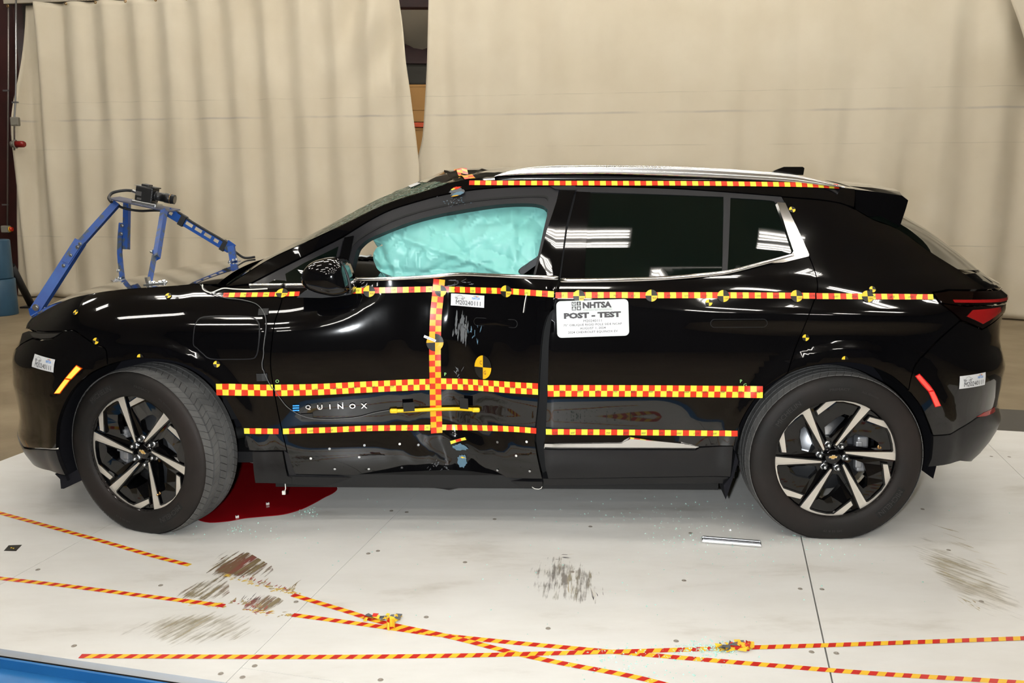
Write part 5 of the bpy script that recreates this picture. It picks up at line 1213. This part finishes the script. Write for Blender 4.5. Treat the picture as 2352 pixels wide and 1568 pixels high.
def smear_mat(name, c1, c2, c3, ang, lo, hi, sc=26.0, ratio=.10, amax=.9):   # see-through streaks dragged in one direction, fading out at the patch rim
    m = mat(name, c1, .6); n, l, b = nodes(m); tc = n.new('ShaderNodeTexCoord'); mp = n.new('ShaderNodeMapping'); mp.inputs['Rotation'].default_value = (0, 0, -ang); l.new(tc.outputs['Object'], mp.inputs[0]); m2 = n.new('ShaderNodeMapping'); m2.inputs['Scale'].default_value = (ratio, 1, 1); l.new(mp.outputs[0], m2.inputs[0])
    t = n.new('ShaderNodeTexNoise'); t.inputs['Scale'].default_value = sc * 2.4; t.inputs['Detail'].default_value = 5; t.inputs['Roughness'].default_value = .65; l.new(m2.outputs[0], t.inputs['Vector'])
    t2 = n.new('ShaderNodeTexNoise'); t2.inputs['Scale'].default_value = 9; t2.inputs['Detail'].default_value = 3; l.new(mp.outputs[0], t2.inputs['Vector'])
    g = n.new('ShaderNodeTexCoord'); vs = n.new('ShaderNodeVectorMath'); vs.operation = 'SUBTRACT'; vs.inputs[1].default_value = (.5, .5, 0); l.new(g.outputs['Generated'], vs.inputs[0]); sp = n.new('ShaderNodeSeparateXYZ'); l.new(vs.outputs[0], sp.inputs[0]); cb = n.new('ShaderNodeCombineXYZ'); l.new(sp.outputs[0], cb.inputs[0]); l.new(sp.outputs[1], cb.inputs[1]); ln = n.new('ShaderNodeVectorMath'); ln.operation = 'LENGTH'; l.new(cb.outputs[0], ln.inputs[0])
    fo = n.new('ShaderNodeMapRange'); fo.inputs[1].default_value = .56; fo.inputs[2].default_value = .2; fo.inputs[3].default_value = -.30; fo.inputs[4].default_value = .12; l.new(ln.outputs['Value'], fo.inputs[0])
    a1 = n.new('ShaderNodeMath'); a1.operation = 'ADD'; l.new(t.outputs['Fac'], a1.inputs[0]); l.new(fo.outputs[0], a1.inputs[1]); a2 = n.new('ShaderNodeMath'); a2.operation = 'MULTIPLY_ADD'; a2.inputs[1].default_value = .5; l.new(t2.outputs['Fac'], a2.inputs[0]); l.new(a1.outputs[0], a2.inputs[2])
    al = n.new('ShaderNodeMapRange'); al.inputs[1].default_value = lo; al.inputs[2].default_value = hi; al.inputs[4].default_value = amax; l.new(a2.outputs[0], al.inputs[0]); l.new(al.outputs[0], b.inputs['Alpha'])
    t3 = n.new('ShaderNodeTexNoise'); t3.inputs['Scale'].default_value = 30; l.new(m2.outputs[0], t3.inputs['Vector']); r = n.new('ShaderNodeValToRGB'); e = r.color_ramp.elements; e[0].position = .36; e[0].color = (*c2, 1); e[1].position = .64; e[1].color = (*c3, 1); x = e.new(.5); x.color = (*c1, 1); l.new(t3.outputs['Fac'], r.inputs[0]); l.new(r.outputs[0], b.inputs['Base Color'])
smear_mat('skid_brown', (.15, .10, .05), (.20, .05, .04), (.22, .17, .08), R(72), .75, .88)
smear_mat('skid_olive', (.22, .17, .09), (.24, .07, .05), (.26, .21, .11), R(72), .77, .93, amax=.8)
smear_mat('skid_pale', (.36, .30, .18), (.42, .36, .24), (.30, .25, .13), R(60), .74, 1.0, amax=.6)
smear_mat('scrape_grey', (.25, .22, .18), (.32, .28, .18), (.20, .18, .16), R(84), .80, .96, amax=.65)
smear_mat('stain_tan', (.44, .37, .22), (.50, .43, .28), (.36, .30, .18), R(125), .72, 1.02, amax=.6)
def patchf(name, pxs, m_, z, label):
    V = [tuple(floor_pt(*p)[:2]) + (z,) for p in pxs]; o = obj(name, V, [list(range(len(V)))], m_, PLAT); o['label'] = label
    if o.data.polygons[0].normal.z < 0: o.data.flip_normals()
    return o
patchf('skid_mark', [(455, 1285), (500, 1255), (560, 1262), (625, 1300), (640, 1345), (590, 1345), (520, 1330), (460, 1312)], 'skid_brown', .00035, 'dark brown skid mark')
patchf('skid_mark', [(375, 1392), (410, 1340), (470, 1310), (525, 1330), (530, 1395), (440, 1400)], 'skid_olive', .0004, 'olive and red skid mark beside the second tape')
patchf('skid_mark', [(640, 1372), (560, 1350), (540, 1368), (560, 1405), (640, 1415), (680, 1395)], 'skid_olive', .00045, 'thin streaks between the torn tapes')
patchf('skid_stain', [(262, 1490), (285, 1420), (350, 1395), (520, 1400), (660, 1400), (640, 1450), (480, 1480), (350, 1492)], 'skid_pale', .0003, 'faint olive skid stain')
patchf('scrape_mark', [(1180, 1400), (1185, 1290), (1400, 1260), (1420, 1330), (1405, 1405), (1300, 1415)], 'scrape_grey', .0003, 'grey scrapes in the middle of the platform')
patchf('floor_stain', [(2060, 1230), (2180, 1225), (2300, 1320), (2380, 1440), (2310, 1450), (2210, 1400), (2120, 1290)], 'stain_tan', .0003, 'tan stain near the rear wheel')
smears('floor_scrapes', [(1300, 1360, 1318, 1362, 4, .12, .0025, 88, [6, 2]), (1362, 1380, 1385, 1360, 7, .09, .0025, 90, [6, 3]), (1278, 1279, 1300, 1278, 6, .03, .004, 0, [6, 3]), (2205, 1375, 2255, 1402, 12, .04, .004, 100, [6, 2]), (2190, 1216, 2330, 1338, 14, .10, .004, 128, [6, 2])], 'fine scrapes on the platform', 8)
# ------------------------------------------------------------------ loose things on the platform
pud = spl([(440, 1178), (470, 1199), (520, 1198), (560, 1191), (600, 1187), (650, 1182), (690, 1171), (722, 1156), (745, 1143), (768, 1131), (774, 1119), (750, 1100), (690, 1085), (600, 1068), (545, 1058), (490, 1075), (440, 1110)], 4, True)
P = [floor_pt(*p) for p in pud]; n = len(P); cen = np.mean(P, axis=0)
mb = MB(); mb.add([(p[0], p[1], .0006) for p in P] + [(cen[0] + (p[0]-cen[0])*.985, cen[1] + (p[1]-cen[1])*.985, .0022) for p in P], [list(range(n, 2*n))[::-1]] + [(i, n+i, n+(i+1) % n, (i+1) % n) for i in range(n)])
o = mb.build('coolant_puddle', 'fluid'); tag(o, 'dark red fluid puddle spreading behind the front wheel', 'puddle')
A, B = floor_pt(1612, 1241), floor_pt(1748, 1252); d = B - A; L_ = np.linalg.norm(d); ang = math.atan2(d[1], d[0])
br = empty('trim_piece', tuple((A + B) / 2), (0, 0, ang)); tag(br, 'broken silver trim bar lying on the platform before the rear wheel', 'trim piece')
mb = MB(); mb.box((0, 0, .006), (L_, .052, .009), bev=.002); mb.build('bar', 'brushed', br)
mb = MB(); mb.box((0, -.017, .012), (L_ - .006, .006, .004)); mb.box((0, .017, .012), (L_ - .006, .006, .004)); mb.box((0, 0, .0115), (L_ - .01, .010, .003)); mb.build('ribs', 'zinc', br)
ft = [floor_pt(*p) for p in ((8.5, 1265), (37, 1265.6), (51, 1251), (20, 1252))]; c = np.mean(ft, axis=0)
te = empty('floor_target', tuple(c)); tag(te, 'black square floor target with a yellow mark on the platform', 'target')
mb = MB(); V = [tuple(p - c) for p in ft]; mb.add([(v[0], v[1], .0007) for v in V], [(0, 1, 2, 3)]); mb.build('card', 'target_black', te)
u_, v_ = np.array(V[1]) - np.array(V[0]), np.array(V[3]) - np.array(V[0]); bow = [(.34, .68), (.5, .5), (.34, .45), (.66, .32), (.5, .5), (.66, .55)]
mb = MB(); q = [np.array(V[0]) + u_*a + v_*b_ for a, b_ in bow]; mb.add([(p[0], p[1], .0011) for p in q], [(0, 1, 2), (3, 4, 5), ]); mb.build('mark', 'target_yellow', te)
# broken safety glass
rn = random.Random(21); V = []; Fs = []
def shard(x, y, s):
    k = len(V); a = rn.random()*6
    for j in range(3): V.append((x + s*math.cos(a + j*2.1), y + s*math.sin(a + j*2.1), .0008 + rn.random()*s*.4))
    V.append((x + rn.uniform(-s, s)*.3, y + rn.uniform(-s, s)*.3, .0008 + s*rn.uniform(.6, 1.3))); Fs.extend([(k, k+1, k+3), (k+1, k+2, k+3), (k+2, k, k+3), (k, k+2, k+1)])
for cx, cy, sx, sy, n_ in ((705, 1178, 14, 5, 40), (548, 1218, 12, 5, 26), (600, 1225, 60, 18, 34), (445, 1225, 30, 8, 12), (1630, 1490, 38, 8, 240), (1450, 1505, 90, 14, 90), (1480, 1540, 90, 18, 60), (1650, 1280, 120, 50, 70), (1845, 1240, 40, 10, 40), (1420, 1190, 110, 22, 60), (1640, 1180, 70, 26, 50), (1560, 1240, 40, 20, 30), (900, 1220, 90, 30, 20), (1200, 1300, 300, 60, 40), (1900, 1265, 60, 20, 26), (2120, 1200, 120, 60, 14), (1550, 1400, 300, 60, 26)):
    for i in range(n_):
        q = floor_pt(cx + rn.gauss(0, sx), cy + rn.gauss(0, sy)); shard(q[0], q[1], rn.uniform(.0018, .0048))
o = obj('broken_glass', V, Fs, 'shard'); tag(o, 'scattered crumbs of green safety glass on the platform', 'broken glass', kind='stuff')
for i, p in enumerate(((615, 1160), (545, 1190))):
    q = floor_pt(*p); e = empty('plastic_clip', (q[0], q[1], .0022)); tag(e, ('tiny white plastic clip lying in the red puddle under the sill', 'tiny white plastic clip at the near rim of the red puddle')[i], 'clip'); mb = MB(); mb.box((0, 0, .006), (.016, .012, .011), Matrix.Rotation(.4, 4, 'Z'), bev=.002); mb.build('clip_body', 'wire_white', e); mb = MB(); mb.box((0, -.004, .0125), (.006, .005, .002)); mb.build('clip_slot', 'ink', e)
# ------------------------------------------------------------------ building: floor, walls, ceiling
def tagS(o): o['kind'] = 'structure'; return o
ZF = -HP
tagS(obj('floor', [(-11, -17, ZF), (13, -17, ZF), (13, 26, ZF), (-11, 26, ZF)], [(0, 1, 2, 3)], 'concrete'))
tagS(obj('wall_left', [(-11, -17, ZF), (-11, 26, ZF), (-11, 26, 7.7), (-11, -17, 7.7)], [(0, 1, 2, 3)], 'wall'))
tagS(obj('wall_right', [(13, -17, ZF), (13, 26, ZF), (13, 26, 7.7), (13, -17, 7.7)], [(3, 2, 1, 0)], 'wall'))
tagS(obj('wall_front', [(-11, -17, ZF), (13, -17, ZF), (13, -17, 7.7), (-11, -17, 7.7)], [(3, 2, 1, 0)], 'wall'))
tagS(obj('wall_back', [(-11, 26, ZF), (13, 26, ZF), (13, 26, 7.7), (-11, 26, 7.7)], [(0, 1, 2, 3)], 'wall'))
tagS(obj('ceiling', [(-11, -17, 7.7), (13, -17, 7.7), (13, 26, 7.7), (-11, 26, 7.7)], [(3, 2, 1, 0)], 'ceil'))
q = [ef(e, f, ZF + .004) for e, f in ((-.5, 5.95), (8, 5.95), (8, 7.86), (-.5, 7.86))]
mb = MB(); mb.add(q + [(p[0], p[1], p[2] - .003) for p in q], [(0, 1, 2, 3), (7, 6, 5, 4), (0, 4, 5, 1), (1, 5, 6, 2), (2, 6, 7, 3), (3, 7, 4, 0)]); tag(mb.build('floor_mat', 'dark_strip'), 'long dark mat on the concrete floor behind the platform', 'mat')
# ------------------------------------------------------------------ curtains
CA = R(10); CD = np.array([math.cos(CA), -math.sin(CA), 0]); CN = np.array([-math.sin(CA), -math.cos(CA), 0]); CB = np.array([0, 13.25, 0])
def cpt(u, v, off=0.0):
    d = ray(u, v); k = CB + CN * off; t = ((k - CAM) @ CN) / (d @ CN); P = CAM + d * t; return (P - k) @ CD, P[2]
m = mat('curtain', (.60, .52, .37), .72)
n, l, b = nodes(m); b.inputs['Sheen Weight'].default_value = .1; tc = n.new('ShaderNodeTexCoord'); sx_ = n.new('ShaderNodeSeparateXYZ'); l.new(tc.outputs['Object'], sx_.inputs[0])
nz = n.new('ShaderNodeTexNoise'); nz.inputs['Scale'].default_value = 1.1; nz.inputs['Detail'].default_value = 6; l.new(tc.outputs['Object'], nz.inputs['Vector'])
r = n.new('ShaderNodeValToRGB'); r.color_ramp.elements[0].position = .3; r.color_ramp.elements[0].color = (.62, .555, .425, 1); r.color_ramp.elements[1].position = .7; r.color_ramp.elements[1].color = (.69, .63, .50, 1); l.new(nz.outputs['Fac'], r.inputs[0])
def band(z0, wd, col, fac, prev, ns=3.0):          # welded seam or soiled crease at height z0
    a = n.new('ShaderNodeMath'); a.operation = 'SUBTRACT'; a.inputs[1].default_value = z0; l.new(sx_.outputs['Z'], a.inputs[0]); c = n.new('ShaderNodeMath'); c.operation = 'ABSOLUTE'; l.new(a.outputs[0], c.inputs[0])
    g = n.new('ShaderNodeMapRange'); g.inputs[1].default_value = wd; g.inputs[2].default_value = wd*.3; g.inputs[3].default_value = 0; g.inputs[4].default_value = fac; l.new(c.outputs[0], g.inputs[0])
    q_ = n.new('ShaderNodeTexNoise'); q_.inputs['Scale'].default_value = ns; q_.inputs['Detail'].default_value = 4; l.new(tc.outputs['Object'], q_.inputs['Vector']); q2 = n.new('ShaderNodeMapRange'); q2.inputs[1].default_value = .38; q2.inputs[2].default_value = .6; l.new(q_.outputs['Fac'], q2.inputs[0]); mu = n.new('ShaderNodeMath'); mu.operation = 'MULTIPLY'; l.new(g.outputs[0], mu.inputs[0]); l.new(q2.outputs[0], mu.inputs[1])
    x = n.new('ShaderNodeMix'); x.data_type = 'RGBA'; l.new(mu.outputs[0], x.inputs[0]); l.new(prev, x.inputs[6]); x.inputs[7].default_value = (*col, 1); return x.outputs[2]
zs = cpt(1176, 262)[1]
c_ = band(zs, .022, (.46, .42, .36), .8, r.outputs[0], 1.2); c_ = band(cpt(1500, 333)[1], .008, (.33, .30, .22), .35, c_, 2.0); c_ = band(cpt(1700, 208)[1], .007, (.33, .30, .22), .35, c_, 2.6); c_ = band(cpt(350, 545)[1], .010, (.36, .33, .25), .5, c_, 1.5)
l.new(c_, b.inputs['Base Color'])
wv = n.new('ShaderNodeTexNoise'); wv.inputs['Scale'].default_value = 220; l.new(tc.outputs['Object'], wv.inputs['Vector']); bp = n.new('ShaderNodeBump'); bp.inputs['Strength'].default_value = .12; bp.inputs['Distance'].default_value = .003; l.new(wv.outputs['Fac'], bp.inputs['Height']); l.new(bp.outputs[0], b.inputs['Normal'])
ZT = cpt(150, 6)[1]; ZB = ZF + .02
def fold_left(s, z, t):
    a = .0; h = smooth((z - ZB) / (ZT - ZB))
    k = .05 + .13 * max(0, 1 - t * 7); ph = .35 * math.sin(z * .8 + s * .7) + s * 0
    a += k * math.sin(s * 11.2 + ph * 1.2 + .9 * noise.noise(Vector((s * .6, z * .15, 0)))) * (.55 + .45 * h)
    a += .05 * max(0, 1 - t * 8) * math.sin(s * 24 - z * .55)
    a += .035 * noise.noise(Vector((s * 2.3, z * .35, 5))) + .015 * noise.noise(Vector((s * 5, z * .8, 9)))
    g = max(0, 1 - abs(t - .93) / .16)                 # pulled, sagging area beside the gap
    a += .05 * g * math.sin((s * 1.5 + (ZT - z) * 1.2) * 4.2) * smooth((z - 2.2) / 1.5)
    return a
def fold_right(s, z, t):
    a = (.022 + .05 * smooth((t - .70) / .2)) * math.sin(s * 8.6 + 1.2 * noise.noise(Vector((s * .5, z * .12, 3))) + .15 * z) + .03 * noise.noise(Vector((s * 2.6, z * .30, 15))) + .010 * noise.noise(Vector((s * 7, z * .9, 19)))
    a += .03 * max(0, 1 - t * 9) * math.sin(s * 15 + z * .5); return a
def curtain(name, sl, sr, fold, off, ns_, nz_, label, zt=ZT, zb=ZB):
    V = []
    for j in range(nz_ + 1):
        z = zb + (zt - zb) * j / nz_
        for i in range(ns_ + 1):
            t = i / ns_; s = sl(z) + (sr(z) - sl(z)) * t; P = CB + CD * s + CN * (off + fold(s, z, t)); V.append((P[0], P[1], z))
    o = obj(name, V, [(j*(ns_+1)+i, j*(ns_+1)+i+1, (j+1)*(ns_+1)+i+1, (j+1)*(ns_+1)+i) for j in range(nz_) for i in range(ns_)], 'curtain', None, sm=True); md = o.modifiers.new('cloth', 'SOLIDIFY'); md.thickness = .006; tag(o, label, 'curtain'); return o
def edge_fn(pts): q = sorted([(cpt(*p)[1], cpt(*p)[0]) for p in pts]); I = Interp(q); return lambda z: I(min(max(z, q[0][0]), q[-1][0]))
sL = cpt(40, 300)[0]
curtain('hanging_curtain', edge_fn([(49, -10), (50, 150), (47, 300), (40, 450), (38, 690)]), edge_fn([(918, 0), (932, 110), (948, 240), (959, 330), (965, 400), (967, 520), (968, 700)]), fold_left, .03, 260, 60, 'beige canvas curtain hanging left of the gap behind the bonnet')
curtain('hanging_curtain', edge_fn([(985, 0), (982, 130), (976, 230), (969, 310), (960, 352), (945, 400), (935, 500), (930, 700)]), lambda z: 8.9, fold_right, -.02, 260, 60, 'beige canvas curtain hanging right of the gap behind the roof')
curtain('hanging_curtain', edge_fn([(2285, -60), (2300, 0), (2320, 55), (2340, 120), (2356, 185), (2395, 330), (2430, 480), (2460, 640), (2475, 730)]), lambda z: 9.3, lambda s, z, t: .03 * math.sin(t * 20) + .12 * max(0, .12 - t) * 4, .22, 60, 50, 'overlapping curtain edge drawn aside at the upper right corner')
# curtain track with grommets
trk = empty('curtain_track', tuple(CB + CD * sL + np.array([0, 0, ZT + .05]))); tag(trk, 'pale steel curtain track above the left curtain', 'curtain track')
mb = MB(); A = Vector((0, 0, 0)); Bv = Vector(CD * 17); d = Bv.normalized(); mid = Bv / 2; M = Matrix.Rotation(-CA, 4, 'Z'); mb.box(mid, (17, .06, .07), M); mb.build('track_rail', 'ceil', trk)
gm = None
for k in range(14):
    P = CD * (.12 + k * .52) + CN * .09 + np.array([0, 0, -.085])
    if gm is None: mb = MB(); mb.lathe([(.010, .004), (.022, .006), (.024, .0)], 14); o = mb.build('grommet', 'brass', trk); gm = o.data
    else: o = bpy.data.objects.new('grommet', gm); COL.objects.link(o); o.parent = trk
    o.location = tuple(P); o.rotation_euler = (0, 0, -CA)
# ------------------------------------------------------------------ column, conduits, warning light, bollard at the left
def at_Y(u, v, Y): d = ray(u, v); return CAM + d * (Y / d[1])
c0 = at_Y(10, 300, 14.85); cb = empty('steel_column', (c0[0], 14.85, ZF)); tag(cb, 'dark red steel building column beside the curtain edge', 'column')
for nm, dx, dy, w_, d_ in (('flange', -.41, 0, .02, .26), ('flange', .41, 0, .02, .26), ('web', 0, .06, .80, .015)):
    mb = MB(); mb.box((dx, dy, 4.0), (w_, d_, 8.0)); mb.build(nm, 'red_steel', cb)
def stick(name, label, cat, pts, r, m_, clamps=()):
    e = empty(name, tuple(pts[-1])); tag(e, label, cat); mb = MB(); mb.tube([Vector(p - pts[-1]) for p in pts], r, 8); mb.build('pipe', m_, e)
    for c in clamps: mb = MB(); mb.box(Vector(c - pts[-1]), (.10, .03, .025)); mb.build('clamp', 'steel', e)
    return e
stick('conduit', 'thin grey conduit running down the face of the red column to the switch box', 'conduit', [at_Y(p[0], p[1], 14.80) for p in ((20, -60), (19, 200), (17, 518))], .014, 'conduit', [at_Y(14, 208, 14.80), at_Y(12, 470, 14.80)])
stick('conduit', 'thin metal conduit along the curtain edge down to the round junction box', 'conduit', [at_Y(p[0], p[1], 14.35) for p in ((37, -60), (36.5, 180), (35.5, 235), (33.5, 268), (33, 345))], .014, 'steel', [at_Y(35, 235, 14.35)])
def boxt(name, label, cat, px, Y, dims, m_, parts=()):
    c = at_Y(px[0], px[1], Y); e = empty(name, tuple(c)); tag(e, label, cat); mb = MB(); mb.box((0, 0, 0), dims, bev=min(dims)*.18); mb.build('case', m_, e)
    mb = MB(); mb.box((0, -dims[1]/2, 0), (dims[0]*.8, .01, dims[2]*.8), bev=.003); mb.build('cover', m_, e); return e
boxt('junction_box', 'rounded grey junction box on the conduit above the red beacon', 'junction box', (35, 279), 14.30, (.13, .08, .14), 'box_grey')
bc = at_Y(40, 331, 14.30); e = empty('warning_beacon', tuple(bc)); tag(e, 'red warning beacon pointing sideways from the column', 'beacon')
mb = MB(); mb.tube([(-.10, 0, 0), (-.04, 0, 0)], .05, 14); mb.tube([(-.045, 0, 0), (-.02, 0, 0)], .072, 18); mb.build('base', 'box_grey', e); mb = MB(); mb.tube([(-.02, 0, 0), (.10, 0, 0), (.125, 0, 0)], [.055, .052, .035], 18); mb.build('lens', 'beacon_red', e)
e = boxt('stop_switch', 'small grey switch box with a red push button above the bollard', 'switch', (14, 526), 14.72, (.14, .09, .12), 'box_grey')
mb = MB(); mb.tube([(.07, -.02, 0), (.085, -.02, 0)], .045, 14); mb.build('button_ring', 'target_yellow', e); mb = MB(); mb.tube([(.085, -.02, 0), (.12, -.02, 0)], .036, 14); mb.build('button', 'tape_red', e)
bl = floor_pt(-2, 722, ZF); e = empty('bollard', (bl[0], bl[1], ZF)); tag(e, 'blue steel bollard in two stacked sections at the left wall', 'bollard')
mb = MB(); mb.lathe([(.0, .0), (.255, .0), (.258, .01), (.258, .52), (.25, .53), (.0, .53)], 32, 'Z'); mb.build('lower_section', 'bollard_blue', e); mb = MB(); mb.lathe([(.0, .53), (.236, .535), (.238, .55), (.238, 1.085), (.225, 1.10), (.0, 1.10)], 32, 'Z'); mb.build('upper_section', 'bollard_blue', e)
a_, b_ = at_Y(26, 610, 12.9), floor_pt(72, 706, ZF); e = empty('floor_brace', tuple(b_)); tag(e, 'black slanting pipe brace between bollard and curtain', 'brace'); mb = MB(); mb.tube([Vector(a_ - b_), Vector((0, 0, .05))], .055, 14); mb.build('pipe', 'black_plastic', e); mb = MB(); mb.box((0, 0, .0125), (.25, .2, .025)); mb.build('foot_plate', 'black_plastic', e)
# ------------------------------------------------------------------ what shows through the gap between the curtains
def backbox(name, label, cat, x0, x1, y0, y1, Y, th, m_, panes=0):
    a, b2 = at_Y(x0, y1, Y), at_Y(x1, y0, Y); a[2] = ZF if panes else a[2]; c = (a + b2) / 2; e = empty(name, (c[0], Y, a[2])); tag(e, label, cat); w_, h_ = b2[0] - a[0], b2[2] - a[2]
    mb = MB(); mb.box((0, th/2, h_/2), (w_, th, h_)); mb.build('body', m_, e); mb = MB(); mb.box((0, -.01, h_ - .03), (w_, .02, .05)); mb.box((0, -.01, .03), (w_, .02, .05)); mb.build('edge', m_, e); return e
backbox('roof_beam', 'dark red steel roof beam seen at the top of the curtain gap', 'beam', 860, 1040, -14, 17, 19.0, .25, 'red_steel')
backbox('wall_girder', 'dark maroon girder seen in the middle of the curtain gap', 'girder', 860, 1040, 104, 146, 22.0, .3, 'red_steel')
backbox('wall_panel', 'dull grey wall panel behind the curtain gap above the plywood', 'panel', 860, 1040, 147, 193, 22.2, .1, 'wall')
backbox('plywood_sheet', 'orange plywood sheet behind the curtain gap', 'plywood', 860, 1040, 194, 250, 21.0, .05, 'plywood', 1)
backbox('wooden_crate', 'bright yellow wooden crate low in the curtain gap', 'crate', 920, 975, 247, 280, 20.0, .5, 'plywood')
backbox('plastic_bin', 'orange red plastic bin under the wooden crate in the curtain gap', 'bin', 920, 980, 281, 292, 20.0, .4, 'plastic_orange')
backbox('storage_rack', 'dark shelf rack at the lowest point of the curtain gap', 'rack', 900, 1000, 293, 420, 20.05, .4, 'plywood', 1)
V = []; 
for i in range(13):
    for j in range(9): a_ = at_Y(830 + 20*i, 108, 22); V.append((a_[0], 22 - 5.0*j/8, a_[2] + (j/8)*.95 + .05*math.sin(i*1.7 + j*.9) + .04*math.sin(j*2.3 - i)))
o = obj('roof_insulation', V, [(i*9+j, (i+1)*9+j, (i+1)*9+j+1, i*9+j+1) for i in range(12) for j in range(8)], 'ceil', sm=True); tag(o, 'sagging beige roof insulation seen high in the curtain gap', 'insulation')
# ------------------------------------------------------------------ ceiling light fixtures and added fill fixtures (six tubes each)
proto = None
def fixture(x, y, z=7.0):
    global proto
    if proto is None:
        r_ = empty('ceiling_or_fill_fixture'); tag(r_, 'hanging or added light fixture of six fluorescent tubes above the hall floor', 'light fixture', 'ceiling tube fixtures')
        mb = MB(); mb.box((0, 0, .05), (1.26, .66, .04)); mb.build('housing', 'fixture', r_)
        for k in range(6):
            y_ = (-.27 + .085*k) + (.10 if k >= 3 else 0) - .02; mb = MB(); mb.add([(x, y_ + dy, dz) for x in (-.6, .6) for dy, dz in ((-.014, .014), (-.007, 0), (.007, 0), (.014, .014))], [(0, 1, 5, 4), (1, 2, 6, 5), (2, 3, 7, 6)]); mb.build('tube', 'tube', r_)
        proto = r_; o = r_
    else:
        o = proto.copy(); COL.objects.link(o)
        for ch in proto.children: c = ch.copy(); COL.objects.link(c); c.parent = o
    o.location = (x, y, z); o.rotation_euler = (0, 0, -PA * .0)
    return o
for y, x0 in ((-13.5, .6), (-9.3, .6), (-5.2, .6), (-2.1, 2.2), (-.35, .6), (3.6, 2.2), (7.2, .6), (9.4, 2.2), (11.2, .6)):  # rows far behind the camera, extras near the curtain and far left added for light
    for k in (-3, -2, -1, 0, 1, 2):
        if not (x0 > 2 and k == 2) and (k > -3 or y > 3): fixture(x0 + 3.2 * k, y)
for x in (-5.0, 0.9): fixture(x, 18.6, 4.3); fixture(x, 18.0, 3.4).rotation_euler = (math.pi, 0, 0)  # added unseen behind the curtains to brighten the insulation; lower pair faces up
print('MISSES', MISSES)
